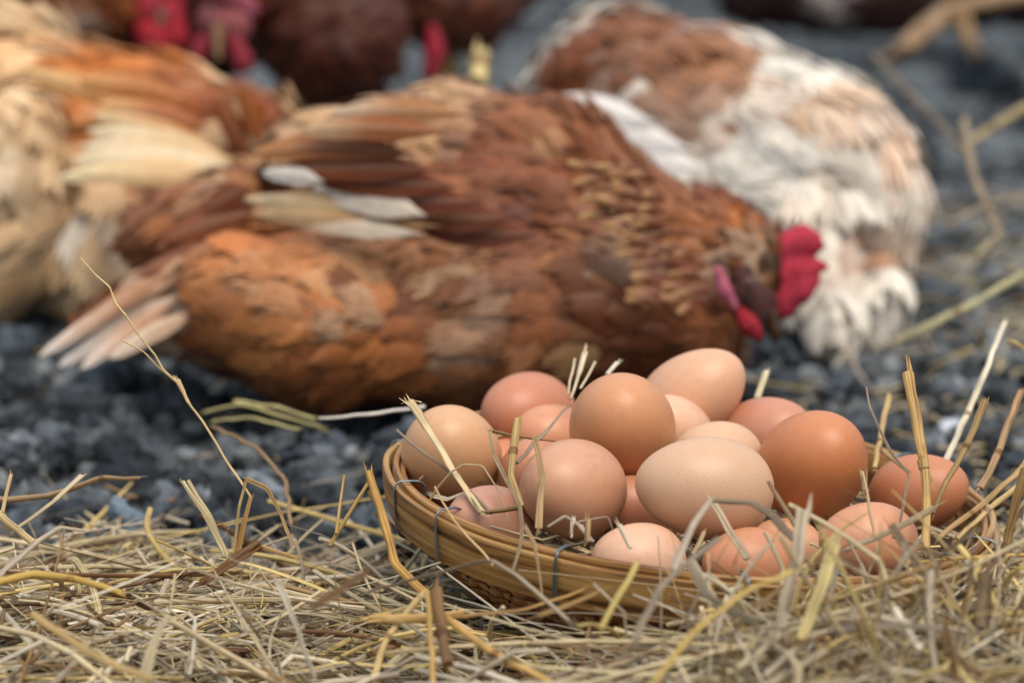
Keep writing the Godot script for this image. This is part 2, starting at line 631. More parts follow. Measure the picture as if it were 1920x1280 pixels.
func make_basket() -> void:
	var c := at(1297, 915, 1.03)
	var bs := Basis(Vector3(0, 0, 1), deg_to_rad(-5.0)) * Basis(Vector3(1, 0, 0), deg_to_rad(2.0))
	basket_frame = Transform3D(bs, c)
	var t := base("egg_basket", c)
	t.basis = bs
	tag(t, "round shallow bamboo basket with wire bound rim, filled with brown eggs", "basket")
	var R := basket_r
	put_piece("outer_rim", hoop(R, R - 0.0035, 0.0, -0.0172, 0.0028, 0.3, 0.0008), tinted("bamboo", 0.78, 0.71, 0.59), t)
	put_piece("rim_cane", hoop(R - 0.0029, R - 0.0029, 0.0022, -0.006, 0.0026, 2.1), tinted("bamboo", 0.82, 0.73, 0.61), t)
	put_piece("inner_rim", hoop(R - 0.0057, R - 0.0085, 0.0008, -0.015, 0.0024, 4.4), tinted("bamboo", 0.80, 0.70, 0.58), t)
	# woven wall: upright slats that pass in and out of the hoops of weaving
	var slats := []
	for ph in 2:
		for var_ in 2:
			var b := Buf.new()
			var w := 0.0026
			var rows := 22
			for r in rows:
				var h := -0.004 - 0.0475 * float(r) / (rows - 1)
				var rad := bowl_r(h) - 0.0012 + 0.0011 * cos(PI * (h / 0.0052) + PI * ph)
				var hh := h
				if r > rows - 4:
					rad -= 0.006 * (r - rows + 4)
					hh = h + 0.0012 * (r - rows + 4)
				var ww := w * (0.75 + 0.25 * rad / R)
				for e in 2:
					var inner := -0.0008 * e
					for k in 3:
						b.vert(Vector3((k - 1) * ww, hh, rad + inner - 0.00025 * absf(k - 1)), Vector3(0, 0, 1 - 2 * e), Color.WHITE, Vector2(float(r) * 0.05 + var_ * 0.4, k * 0.1 + ph * 0.3 + e * 0.2))
			var first := b.v.size()
			for r in rows - 1:
				for e in 2:
					for k in 2:
						var a := r * 6 + e * 3 + k
						b.i.append_array([a, a + 1, a + 6, a + 1, a + 7, a + 6])
				for k in [0, 2]:
					var a2: int = r * 6 + k
					b.i.append_array([a2, a2 + 3, a2 + 6, a2 + 3, a2 + 9, a2 + 6])
			slats.append(b.mesh())
	var count := 112
	for k in count:
		var o := put_piece("slat", slats[(k % 2) * 2 + (k / 2) % 2], tinted("bamboo", [0.86, 0.74, 0.92, 0.80][k * 7 % 4], [0.74, 0.62, 0.80, 0.68][k * 7 % 4], [0.58, 0.46, 0.64, 0.52][k * 7 % 4]), t)
		o.rotation = Vector3(0, TAU * k / count, 0)
	for w in 9:
		var h := -0.0098 - 0.0052 * w
		var b := Buf.new()
		var pts := PackedVector3Array()
		var rad := PackedFloat32Array()
		for s in count * 4 + 1:
			var a := TAU * s / (count * 4)
			var rr := bowl_r(h) - 0.0012 - 0.0013 * cos(count * 0.5 * a + PI * w)
			pts.append(Vector3(sin(a) * rr, h, cos(a) * rr))
			rad.append(0.0021)
		tube(b, pts, rad, 0.28, 6, Color.WHITE, Vector3.UP, 0.0, 0.06, true)
		put_piece("weaver", b.mesh(), tinted("bamboo", 0.72, 0.58, 0.42), t)
	# lining and floor behind the weave
	var lb := Buf.new()
	for r in 12:
		var h := -0.006 - 0.044 * minf(r / 9.0, 1.0)
		var rad: float = bowl_r(h) - 0.0045 if r < 10 else bowl_r(-0.05) * (0.5 if r == 10 else 0.0)
		for k in 61:
			var a := TAU * k / 60.0
			lb.vert(Vector3(sin(a) * rad, h, cos(a) * rad), Vector3.UP, Color.WHITE, Vector2(a, h * 20.0))
	lb.grid(0, 12, 61)
	lb.smooth()
	put_piece("lining", lb.mesh(), tinted("bamboo", 0.45, 0.34, 0.24), t)
	# wire bindings round the rim
	for px in [[738, 890], [803, 955], [888, 990], [1098, 1025], [1388, 1050], [1560, 1045], [1735, 1030], [1812, 1010], [1866, 975], [1700, 840], [1400, 790], [1100, 780], [850, 800]]:
		var q := bs.inverse() * (on_level(px[0], px[1], c.y) - c)
		var a := atan2(q.x, q.z)
		var wb := Buf.new()
		for s in 3:
			var loop := PackedVector3Array()
			var rr := PackedFloat32Array()
			var side := (s - 1) * 0.00065
			var mid := Vector2(R - 0.0055, -0.008)
			for k in 25:
				var e := TAU * k / 24.0
				# rounded rectangle round the three strips of the rim
				var cx := signf(cos(e)) * pow(absf(cos(e)), 0.45) * (0.0066 + 0.0003 * s)
				var cy := signf(sin(e)) * pow(absf(sin(e)), 0.45) * 0.0118
				var lean := -0.0035 * (0.5 - cy / 0.0236) if cx > 0 else 0.0
				loop.append(Vector3(side + 0.0004 * sin(e * 2.0 + s), mid.y + cy, mid.x + cx + lean))
				rr.append(0.00031)
			tube(wb, loop, rr, 1.0, 6, Color.WHITE, Vector3.RIGHT, 0.0, 0.02, true)
		var o := put_piece("wire_binding", wb.mesh(), mats.wire, t)
		o.rotation = Vector3(0, a, 0)


# ------------------------------------------------------------------ eggs
func egg_mesh(length: float, width: float) -> ArrayMesh:
	var b := Buf.new()
	var rows := 36
	var cols := 49
	for r in rows + 1:
		var th := PI * r / rows
		var y := cos(th)
		var rad := sin(th) * width * 0.5 * (1.0 - 0.14 * y + 0.01 * y * y)
		for k in cols:
			var a := TAU * k / (cols - 1)
			b.vert(Vector3(cos(a) * rad, y * length * 0.5, sin(a) * rad), Vector3(cos(a) * sin(th) / width, y / length, sin(a) * sin(th) / width).normalized(), Color.WHITE, Vector2(a, th))
	b.grid(0, rows + 1, cols)
	return b.mesh()


func make_eggs() -> void:
	# pixel centre, depth, width in pixels, length / width, roll of the long axis in the picture, tilt of it towards the camera, colour, spotted, label
	var list := [
		[845, 853, 1.030, 188, 1.28, 12, 62, 0.82, 0.61, 0.46, 0, "light tan egg at the left end of the basket behind a split pale stalk"],
		[988, 778, 1.105, 164, 1.25, 80, 50, 0.75, 0.47, 0.355, 0, "reddish brown egg at the back left, against the brown hen"],
		[1040, 832, 1.075, 150, 1.25, 60, 40, 0.81, 0.54, 0.41, 0, "light brown egg tucked between the reddish back egg and the topmost brown egg"],
		[956, 893, 1.078, 145, 1.25, 30, 60, 0.79, 0.48, 0.34, 0, "orange egg showing a sliver beside the leftmost light tan egg"],
		[1166, 797, 1.015, 199, 1.26, 15, 66, 0.80, 0.54, 0.38, 0, "smooth warm brown egg on top of the heap in the middle"],
		[1070, 916, 0.972, 188, 1.24, 78, 55, 0.785, 0.56, 0.445, 0, "pinkish brown egg at front left behind an upright flat straw"],
		[1300, 742, 1.085, 163, 1.36, -52, 12, 0.85, 0.63, 0.51, 0, "large pale tan egg highest at the back, long axis sloping right"],
		[1262, 812, 1.062, 140, 1.25, 40, 40, 0.87, 0.67, 0.56, 0, "pale cream egg wedged right of the topmost brown egg"],
		[1343, 862, 1.032, 146, 1.25, 85, 20, 0.84, 0.66, 0.54, 1, "pale egg behind the big speckled egg, only its top showing"],
		[1321, 914, 0.962, 193, 1.37, 84, 8, 0.82, 0.64, 0.53, 1, "big pale speckled egg lying across the middle of the front"],
		[1436, 822, 1.082, 158, 1.25, -65, 35, 0.76, 0.50, 0.40, 0, "pinkish brown egg at the back right behind the big orange egg"],
		[1528, 868, 1.012, 200, 1.22, -35, 58, 0.78, 0.475, 0.30, 0, "big deep orange brown egg right of the speckled egg"],
		[1724, 924, 1.030, 148, 1.30, -72, 25, 0.77, 0.48, 0.34, 1, "orange brown egg farthest right, behind upright straws"],
		[1628, 1016, 0.962, 150, 1.30, 86, 20, 0.81, 0.55, 0.42, 0, "orange egg at the right front rim under crossing straws"],
		[1400, 1056, 0.943, 136, 1.25, 88, 10, 0.79, 0.515, 0.38, 0, "small orange egg top at the front rim below the speckled egg"],
		[1197, 1054, 0.942, 150, 1.22, 82, 15, 0.85, 0.65, 0.55, 0, "pale pink egg at the front rim below the pinkish brown egg"],
		[917, 984, 0.975, 152, 1.20, 70, 40, 0.77, 0.54, 0.45, 0, "dusky pink egg low at the front left under the split pale stalk"],
		[1192, 968, 1.005, 150, 1.20, 30, 40, 0.74, 0.48, 0.37, 0, "dark pinkish egg deep in the gap left of the speckled egg"],
		[1466, 1040, 1.000, 140, 1.22, -60, 30, 0.84, 0.60, 0.47, 0, "peach egg low in the gap right of the speckled egg"],
		[1006, 896, 1.022, 148, 1.22, 20, 50, 0.76, 0.49, 0.37, 0, "brown egg behind the pinkish front left egg and the cut straw stub"]]
	for q in list:
		var w: float = q[3] * q[2] / F
		var o := put("egg", egg_mesh(w * q[4], w), null)
		var m: StandardMaterial3D = tinted("spotted_egg" if q[10] else "egg", q[7] * 0.995, q[8] * 1.03, q[9] * 1.01)
		o.material_override = m
		o.position = at(q[0], q[1], q[2])
		var axis := Vector3(0, 1, 0).rotated(Vector3(1, 0, 0), deg_to_rad(q[6])).rotated(Vector3(0, 0, 1), deg_to_rad(q[5])).rotated(Vector3(1, 0, 0), deg_to_rad(-PITCH))
		var x := axis.cross(Vector3(0.3, 0.2, 1)).normalized()
		o.basis = Basis(x, axis, x.cross(axis)).rotated(axis, rng.randf() * TAU)
		tag(o, q[11], "egg", "eggs in the basket")


# ------------------------------------------------------------------ hens
func feather_mesh(wide: float, curl: float) -> ArrayMesh:
	var b := Buf.new()
	var rows := 7
	for r in rows:
		var t := float(r) / (rows - 1)
		var w := wide * 0.5 * pow(sin(PI * clampf(0.04 + 0.94 * pow(t, 0.8), 0, 1)), 0.55)
		for k in 5:
			var s := (k - 2) / 2.0
			var shade := 1.0 + 0.12 * absf(s) * t - (0.10 if k == 2 else 0.0)
			b.vert(Vector3(s * w, t - 0.06 * absf(s) * absf(s), 0.10 * sin(PI * t) - curl * t * t - 0.22 * w * s * s), Vector3(0, 0, 1), Color(shade, shade, shade), Vector2(s * 0.5 + 0.5, t))
	b.grid(0, rows, 5)
	b.smooth()
	for k in b.n.size():
		if b.n[k].z < 0.0: b.n[k] = -b.n[k]
	return b.mesh()


func tuft_mesh(spread: float) -> ArrayMesh:
	# a loose fluffy feather: narrow barbs that fan out from one root
	var b := Buf.new()
	for k in 9:
		var s := (k - 4) / 4.0
		var first := b.v.size()
		var reach := 1.0 - 0.28 * s * s + rng.randf_range(-0.12, 0.08)
		for r in 5:
			var t := r / 4.0
			var ang := s * spread * (0.6 + 0.4 * t)
			var mid := Vector3(sin(ang) * t * reach, cos(ang) * t * reach, 0.12 * sin(PI * t) - 0.10 * t * t * absf(s) + 0.05 * rng.randf_range(-1, 1) * t)
			var w := 0.075 * sin(PI * clampf(0.12 + 0.83 * t, 0, 1))
			for e in 2:
				b.vert(mid + Vector3(cos(ang), -sin(ang), 0) * w * (e * 2 - 1), Vector3(s * 0.25, 0, 1).normalized(), Color.WHITE * (0.93 + 0.12 * t), Vector2(0.5 + 0.4 * s + 0.1 * e, t))
		b.grid(first, 5, 2)
	return b.mesh()


var feather_shapes := []


func quill(p0: Vector3, p1: Vector3, sag: Vector3, width: float, face: Vector3, col: Color, tip: Color, pointed := 0.6) -> ArrayMesh:
	# one long wing or tail feather: vane with a raised shaft, from root p0 to tip p1
	var b := Buf.new()
	var rows := 12
	var dir := (p1 - p0).normalized()
	var across := dir.cross(face).normalized()
	var out := across.cross(dir).normalized()
	if out.dot(face) < 0.0: out = -out
	for r in rows:
		var t := float(r) / (rows - 1)
		var p := p0.lerp(p1, t) + sag * sin(PI * t)
		var w := width * 0.5 * smoothstep(-0.08, 0.45, t) * pow(clampf((1.0 - t) * 3.2, 0.0, 1.0), pointed)
		for k in 7:
			var s := (k - 3) / 3.0
			var cc := col.lerp(tip, smoothstep(0.45, 1.0, t + 0.12 * sin(s * 9.0 + p0.x * 300.0)))
			if k == 3: cc = cc.lerp(lin(0.90, 0.84, 0.74), 0.16)
			cc *= 1.0 + 0.08 * sin(s * 23.0 + p0.y * 500.0)
			cc.a = 1.0
			var fray := 0.0004 * sin(t * 60.0 + s * 5.0) * absf(s)
			b.vert(p + across * (s * w + fray) + out * (-0.18 * w * s * s + (0.0006 if k == 3 else 0.0)), out, cc, Vector2(s * 0.5 + 0.5, t * 2.0))
	b.grid(0, rows, 7)
	b.smooth()
	for k in b.n.size():
		if b.n[k].dot(out) < 0.0: b.n[k] = -b.n[k]
	return b.mesh()


func px_bones(list: Array, origin: Vector3) -> Array:
	var out := []
	for q in list:
		out.append([at(q[0], q[1], q[2]) - origin, at(q[4], q[5], q[6]) - origin, q[3] * q[2] / F, q[7] * q[6] / F, q[8] if q.size() > 8 else 1.0])
	return out


func coat_color(p: Vector3, base_col: Color, patches: Array) -> Color:
	var c := base_col
	for q in patches:
		var d: float = p.distance_to(q[0]) / q[1]
		d += 0.45 * patch_noise.get_noise_3dv(p * 1.0 + q[0] * 3.0)
		var w := (1.0 - smoothstep(0.40, 1.08, d)) * float(q[3])
		if w > 0.0: c = c.lerp(q[2], w)
	return c


# bones: [x, y, depth, radius, x, y, depth, radius, feather size], tail end first
# patches: [x, y, depth, radius, r, g, b, strength]
func hen(called: String, label: String, where: Vector3, bones: Array, patches: Array, base_col: Color, cell: float, k: float, share: float, size := 1.0, slim := 1.0, lift := 0.16, fluff := 0.33, mottle := 0) -> Node3D:
	var o := base(called, where)
	tag(o, label, "hen", "brown hens dust bathing or standing round the basket")
	var bs := px_bones(bones, where)
	var ps := []
	for q in patches:
		ps.append([at(q[0], q[1], q[2]) - where, q[3] * q[2] / F, lin(q[4], q[5], q[6]), q[7]])
	# buff and dark flecks scattered over a mottled coat
	if mottle > 0:
		for e in mottle:
			var q: Array = bs[rng.randi() % bs.size()]
			var c: Vector3 = (q[0] as Vector3).lerp(q[1], rng.randf()) + Vector3(rng.randf_range(-0.4, 0.4), rng.randf_range(-0.7, 0.8), 0.95).normalized() * float(q[2])
			var tone: Color = [lin(0.86, 0.68, 0.48), lin(0.44, 0.22, 0.11), lin(0.72, 0.45, 0.24), lin(0.80, 0.70, 0.60)][rng.randi() % 4]
			ps.append([c, rng.randf_range(0.012, 0.026), tone, rng.randf_range(0.35, 0.8)])
	var b := blob(bs, cell, k)
	var list := []
	for e in b.v.size():
		var p := b.v[e]
		var col := coat_color(p, base_col, ps)
		b.c[e] = col
		if rng.randf() > share: continue
		var flow := Vector3.ZERO
		var fs := 0.0
		var ws := 0.0
		for q in bs:
			var ba: Vector3 = q[1] - q[0]
			var h := clampf((p - q[0]).dot(ba) / maxf(ba.length_squared(), 1e-9), 0.0, 1.0)
			var d: float = maxf((p - q[0] - ba * h).length() - lerpf(q[2], q[3], h), 0.0) + 0.006
			var w := 1.0 / (d * d * d)
			flow -= ba.normalized() * w
			fs += float(q[4]) * w
			ws += w
		fs /= ws
		flow = flow / ws + Vector3(rng.randf_range(-0.35, 0.35), rng.randf_range(-0.45, 0.10), rng.randf_range(-0.25, 0.25))
		var n := b.n[e]
		flow = (flow - n * flow.dot(n)).normalized()
		if flow.length() < 0.5: continue
		var y := (flow + n * (lift + rng.randf_range(-0.12, 0.20)) / maxf(fs * fs, 0.5)).normalized()
		var x := y.cross(n).normalized()
		var zz := x.cross(y)
		var ln := 0.030 * size * fs * rng.randf_range(0.75, 1.3)
		var basis := Basis(x * ln * slim * rng.randf_range(0.8, 1.15), y * ln, zz * ln)
		var jitter := rng.randf_range(0.82, 1.2)
		if rng.randf() < 0.12: jitter *= 1.25
		var fc := col * jitter
		fc.a = 1.0
		if rng.randf() < 0.22 and ps.size() > 3:   # single feathers of the neighbouring colour
			var other := coat_color(p + Vector3(rng.randf_range(-1, 1), rng.randf_range(-1, 1), rng.randf_range(-1, 1)) * 0.022, base_col, ps) * jitter
			other.a = 1.0
			fc = other
		list.append([Transform3D(basis, p - n * 0.003 - flow * ln * 0.35), fc])
	put_piece("body", b.mesh(), mats.down, o)
	if feather_shapes.is_empty():
		for q in [[0.62, 0.10], [0.46, 0.18]]: feather_shapes.append(feather_mesh(q[0], q[1]))
		for q in [0.36, 0.5]: feather_shapes.append(tuft_mesh(q))
	var sorted := [[], [], [], []]
	for e in list:
		sorted[rng.randi() % 2 + (2 if rng.randf() < fluff else 0)].append(e)
	for s in 4:
		var mine: Array = sorted[s]
		if mine.is_empty(): continue
		var mm := MultiMesh.new()
		mm.transform_format = MultiMesh.TRANSFORM_3D
		mm.use_colors = true
		mm.mesh = feather_shapes[s]
		mm.instance_count = mine.size()
		for e in mine.size():
			mm.set_instance_transform(e, mine[e][0])
			mm.set_instance_color(e, mine[e][1])
		var mi := MultiMeshInstance3D.new()
		mi.name = "plumage" if s == 0 else "plumage_%03d" % s
		mi.multimesh = mm
		mi.material_override = mats.feather
		mi.set_meta("kind", "stuff")
		o.add_child(mi, true)
	return o


func skin_part(o: Node3D, called: String, bones: Array, col: Color, cell := 0.0025, k := 0.006, m := "skin", squash := 1.0) -> void:
	var b := blob(px_bones(bones, o.position), cell, k)
	if m == "skin":   # wrinkled, uneven skin
		for e in b.v.size(): b.v[e] += b.n[e] * 0.0016 * patch_noise.get_noise_3dv(b.v[e] * 9.0)
	var mid := Vector3.ZERO
	for p in b.v: mid += p
	mid /= maxf(b.v.size(), 1)
	for e in b.v.size():
		if squash != 1.0:
			b.v[e].z = mid.z + (b.v[e].z - mid.z) * squash
		b.c[e] = col * (1.0 + 0.15 * patch_noise.get_noise_3dv(b.v[e] * 6.0))
		b.c[e].a = 1.0
	put_piece(called, b.mesh(), mats[m], o)


func quills(o: Node3D, called: String, list: Array, depth_root: float, depth_tip: float, face: Vector3) -> void:
	# list: [root x, root y, tip x, tip y, width px, sag px, r, g, b, tip r, g, b]
	for k in list.size():
		var q: Array = list[k]
		var dz := 0.0035 * k
		var p0 := at(q[0], q[1], depth_root - dz) - o.position
		var p1 := at(q[2], q[3], depth_tip - dz) - o.position
		var s: float = q[5] * depth_root / F
		put_piece(called, quill(p0, p1, Vector3(0, s, 0), q[4] * depth_root / F, face, lin(q[6], q[7], q[8]), lin(q[9], q[10], q[11])), mats.feather, o)


func make_hens() -> void:
	var cam_side := Vector3(0.05, 0.35, 1.0).normalized()
	# --- the brown hen lying behind the basket
	var o := hen("brown_hen", "rust brown hen lying on her side behind the eggs, head bent to the ground", Vector3(at(850, 700, 1.42).x, 0.0, at(850, 700, 1.42).z), [
		[392, 575, 1.43, 100, 620, 600, 1.41, 148, 1.2],
		[470, 560, 1.40, 112, 610, 610, 1.385, 128, 1.1],
		[800, 640, 1.39, 96, 960, 620, 1.385, 100, 1.1],
		[1130, 560, 1.38, 86, 1200, 600, 1.375, 84, 0.9],
		[620, 590, 1.41, 150, 900, 580, 1.41, 168, 1.2],
		[900, 580, 1.41, 168, 1150, 600, 1.40, 136, 1.1],
		[1120, 590, 1.40, 136, 1310, 625, 1.38, 76, 1.0],
		[600, 295, 1.47, 78, 860, 285, 1.47, 108, 1.0],
		[860, 285, 1.47, 110, 1040, 335, 1.45, 126, 0.85],
		[1040, 335, 1.45, 126, 1180, 440, 1.43, 110, 0.75],
		[700, 420, 1.45, 110, 1000, 450, 1.43, 142, 0.9],
		[1000, 450, 1.43, 142, 1180, 500, 1.41, 122, 0.75],
		[1180, 450, 1.43, 108, 1330, 448, 1.40, 78, 0.55],
		[1180, 540, 1.41, 104, 1310, 545, 1.385, 76, 0.6],
		[1330, 448, 1.40, 78, 1400, 480, 1.385, 64, 0.55],
		[1400, 480, 1.385, 62, 1412, 525, 1.38, 54, 0.3],
		[310, 440, 1.50, 62, 450, 400, 1.49, 80, 1.0],
		[230, 590, 1.44, 44, 420, 540, 1.44, 84, 1.2]],
		[
		[560, 540, 1.37, 210, 0.78, 0.51, 0.29, 0.95],
		[760, 640, 1.36, 170, 0.70, 0.43, 0.23, 0.85],
		[520, 450, 1.39, 110, 0.78, 0.46, 0.22, 0.8],
		[660, 215, 1.44, 190, 0.86, 0.70, 0.52, 0.95],
		[870, 180, 1.44, 110, 0.84, 0.68, 0.52, 0.9],
		[690, 240, 1.43, 60, 0.92, 0.88, 0.82, 0.95],
		[950, 360, 1.40, 230, 0.50, 0.265, 0.135, 0.9],
		[1080, 310, 1.40, 130, 0.54, 0.30, 0.155, 0.8],
		[1000, 240, 1.42, 50, 0.66, 0.40, 0.22, 0.8],
		[880, 340, 1.40, 60, 0.68, 0.42, 0.22, 0.7],
		[1000, 400, 1.38, 45, 0.42, 0.18, 0.08, 0.7],
		[790, 490, 1.37, 110, 0.70, 0.48, 0.30, 0.8],
		[920, 470, 1.36, 85, 0.80, 0.58, 0.38, 0.85],
		[1080, 500, 1.35, 80, 0.74, 0.48, 0.26, 0.85],
		[880, 525, 1.355, 60, 0.86, 0.70, 0.54, 0.7],
		[720, 560, 1.365, 55, 0.82, 0.60, 0.40, 0.6],
		[800, 600, 1.36, 70, 0.52, 0.30, 0.16, 0.6],
		[1000, 590, 1.35, 90, 0.52, 0.30, 0.16, 0.7],
		[1040, 680, 1.355, 90, 0.66, 0.39, 0.22, 0.6],
		[1180, 620, 1.35, 170, 0.46, 0.245, 0.135, 0.85],
		[330, 600, 1.41, 120, 0.82, 0.72, 0.62, 0.9],
		[390, 500, 1.40, 80, 0.82, 0.64, 0.48, 0.8],
		[470, 640, 1.385, 60, 0.56, 0.36, 0.20, 0.6],
		[1215, 460, 1.38, 90, 0.66, 0.40, 0.18, 0.6],
		[1330, 430, 1.37, 105, 0.48, 0.25, 0.11, 0.9],
		[1400, 400, 1.38, 60, 0.46, 0.22, 0.08, 0.8],
		[1425, 490, 1.37, 115, 0.26, 0.12, 0.05, 1.0]],
		lin(0.55, 0.335, 0.19), 0.0065, 0.014, 0.9, 1.0, 0.95, 0.19, 0.42, 48)
	# the folded upper wing and the pale quills under it
	quills(o, "wing_feather", [
		[820, 405, 455, 372, 46, 4, 0.86, 0.72, 0.54, 0.90, 0.80, 0.64],
		[830, 425, 470, 398, 40, 2, 0.80, 0.62, 0.42, 0.88, 0.74, 0.56],
		[800, 440, 520, 412, 36, 0, 0.92, 0.85, 0.76, 0.84, 0.68, 0.50],
		[800, 405, 585, 355, 66, 10, 0.90, 0.84, 0.77, 0.95, 0.93, 0.91],
		[610, 340, 490, 322, 36, 2, 0.80, 0.76, 0.72, 0.86, 0.83, 0.80]], 1.335, 1.38, cam_side)
	quills(o, "wing_covert", [
		[780, 290, 468, 288, 58, 18, 0.54, 0.290, 0.135, 0.76, 0.52, 0.30],
		[820, 320, 520, 318, 56, 8, 0.52, 0.270, 0.135, 0.60, 0.32, 0.14],
		[860, 350, 590, 338, 60, 4, 0.50, 0.250, 0.125, 0.56, 0.28, 0.12],
		[900, 380, 650, 365, 62, 2, 0.48, 0.240, 0.125, 0.54, 0.26, 0.12],
		[960, 410, 740, 400, 64, 0, 0.46, 0.230, 0.115, 0.52, 0.25, 0.11],
		[1010, 440, 790, 430, 60, 0, 0.46, 0.230, 0.125, 0.50, 0.23, 0.10],
		[840, 250, 560, 245, 52, 10, 0.62, 0.36, 0.18, 0.84, 0.70, 0.54],
		[880, 215, 620, 212, 50, 8, 0.72, 0.50, 0.32, 0.86, 0.76, 0.64]], 1.325, 1.37, cam_side)
	quills(o, "tail_feather", [
		[340, 520, 72, 668, 34, 10, 0.78, 0.62, 0.50, 0.90, 0.87, 0.85],
		[350, 545, 108, 688, 34, 6, 0.82, 0.72, 0.63, 0.90, 0.88, 0.86],
		[330, 562, 150, 692, 32, 4, 0.76, 0.58, 0.46, 0.88, 0.84, 0.81],
		[330, 505, 118, 642, 30, 10, 0.70, 0.50, 0.37, 0.82, 0.72, 0.63],
		[372, 580, 205, 672, 34, 4, 0.78, 0.66, 0.56, 0.84, 0.78, 0.72]], 1.40, 1.36, cam_side)
	quills(o, "tail_covert", [
		[500, 370, 290, 470, 62, 14, 0.46, 0.240, 0.135, 0.52, 0.28, 0.14],
		[480, 400, 310, 450, 56, 10, 0.50, 0.280, 0.155, 0.60, 0.34, 0.18],
		[470, 350, 380, 400, 50, 6, 0.48, 0.250, 0.135, 0.50, 0.25, 0.12]], 1.42, 1.43, cam_side)
	# hackle: narrow gold tipped feathers falling from the neck
	for k in 64:
		var u := rng.randf()
		var p := Vector2(lerpf(1150, 1290, u) + rng.randf_range(-48, 48), lerpf(335, 585, u) + rng.randf_range(-30, 30))
		var q := p + Vector2(-74, rng.randf_range(-40, 18)) * rng.randf_range(0.6, 1.25)
		var d0 := 1.335 - 0.01 * u
		var p0 := at(p.x + 26, p.y - 10, d0) - o.position
		var p1 := at(q.x + 26, q.y - 10, d0 - 0.006 * rng.randf()) - o.position
		put_piece("hackle_feather", quill(p0, p1, Vector3(0, 0.002, 0.002), rng.randf_range(15, 22) * d0 / F, cam_side, lin(0.44, 0.21, 0.08), lin(0.90, 0.72, 0.48).lerp(lin(0.60, 0.34, 0.15), rng.randf() * 0.8), 0.5), mats.feather, o)
	skin_part(o, "comb", [
		[1468, 468, 1.375, 30, 1505, 454, 1.375, 29, 1], [1505, 454, 1.375, 29, 1534, 458, 1.375, 13, 1],
		[1468, 518, 1.375, 30, 1496, 512, 1.375, 24, 1], [1498, 508, 1.375, 26, 1550, 498, 1.375, 6, 1],
		[1470, 560, 1.375, 26, 1500, 548, 1.375, 22, 1], [1500, 545, 1.375, 20, 1530, 530, 1.375, 8, 1],
		[1462, 585, 1.375, 16, 1482, 585, 1.375, 10, 1]], lin(0.86, 0.22, 0.33), 0.0018, 0.006, "skin", 0.4)
	skin_part(o, "face", [[1392, 520, 1.362, 25, 1425, 590, 1.358, 19, 1], [1390, 560, 1.36, 18, 1440, 560, 1.36, 20, 1]], lin(0.34, 0.17, 0.14), 0.0025, 0.008)
	skin_part(o, "ear_lobe", [[1346, 505, 1.345, 9, 1360, 545, 1.345, 13, 1], [1360, 545, 1.345, 11, 1378, 575, 1.345, 9, 1]], lin(0.84, 0.45, 0.55), 0.002, 0.004)
	skin_part(o, "wattle", [[1388, 585, 1.347, 11, 1405, 610, 1.347, 18, 1], [1405, 610, 1.347, 18, 1420, 628, 1.347, 13, 1]], lin(0.74, 0.11, 0.18), 0.002, 0.004, "skin", 0.7)
	skin_part(o, "beak", [[1440, 585, 1.36, 18, 1456, 622, 1.36, 11, 1], [1456, 622, 1.36, 11, 1452, 645, 1.36, 4, 1]], lin(0.26, 0.18, 0.12), 0.002, 0.004, "horn")
	skin_part(o, "eye_lid", [[1404, 528, 1.344, 11, 1412, 533, 1.344, 10, 1]], lin(0.50, 0.38, 0.38), 0.002, 0.003)

	# --- the white hen at right
	o = hen("white_hen", "white hen with rust patches curled on the soil at right, head hidden", Vector3(at(1450, 600, 1.66).x, 0.0, at(1450, 600, 1.66).z), [
		[1620, 370, 1.64, 92, 1500, 300, 1.68, 158, 1.0],
		[1540, 320, 1.66, 158, 1340, 230, 1.72, 158, 1.1],
		[1340, 230, 1.72, 158, 1150, 165, 1.76, 134, 1.0],
		[1150, 165, 1.76, 134, 1070, 185, 1.78, 82, 0.9],
		[1470, 410, 1.66, 150, 1300, 400, 1.70, 140, 1.0],
		[1300, 400, 1.70, 140, 1120, 330, 1.74, 125, 1.0],
		[1553, 580, 1.60, 46, 1530, 420, 1.62, 84, 0.8],
		[1562, 622, 1.59, 42, 1553, 560, 1.60, 48, 0.6],
		[1665, 455, 1.63, 26, 1640, 380, 1.64, 74, 0.8],
		[1646, 596, 1.61, 40, 1655, 545, 1.61, 42, 0.6],
		[1655, 545, 1.61, 38, 1640, 490, 1.63, 30, 0.6]],
		[
		[1180, 80, 1.70, 210, 0.57, 0.35, 0.21, 1.0],
		[1340, 110, 1.67, 120, 0.66, 0.44, 0.28, 0.9],
		[1260, 170, 1.66, 120, 0.68, 0.48, 0.34, 0.85],
		[1030, 130, 1.73, 100, 0.56, 0.31, 0.15, 1.0],
		[1180, 100, 1.69, 60, 0.84, 0.74, 0.66, 0.7],
		[1420, 180, 1.62, 90, 0.82, 0.64, 0.48, 0.8],
		[1540, 190, 1.62, 80, 0.84, 0.66, 0.50, 0.7],
		[1310, 300, 1.61, 60, 0.78, 0.66, 0.55, 0.6],
		[1650, 260, 1.63, 110, 0.88, 0.70, 0.56, 0.75],
		[1700, 400, 1.63, 90, 0.90, 0.75, 0.63, 0.7],
		[1480, 340, 1.59, 90, 0.91, 0.82, 0.73, 0.6],
		[1560, 300, 1.59, 60, 0.91, 0.81, 0.72, 0.5],
		[1610, 440, 1.60, 60, 0.72, 0.48, 0.32, 0.8],
		[1560, 520, 1.575, 60, 0.88, 0.76, 0.66, 0.5]],
		lin(0.95, 0.925, 0.88), 0.0075, 0.010, 1.0, 1.55, 0.95, 0.04, 0.38)
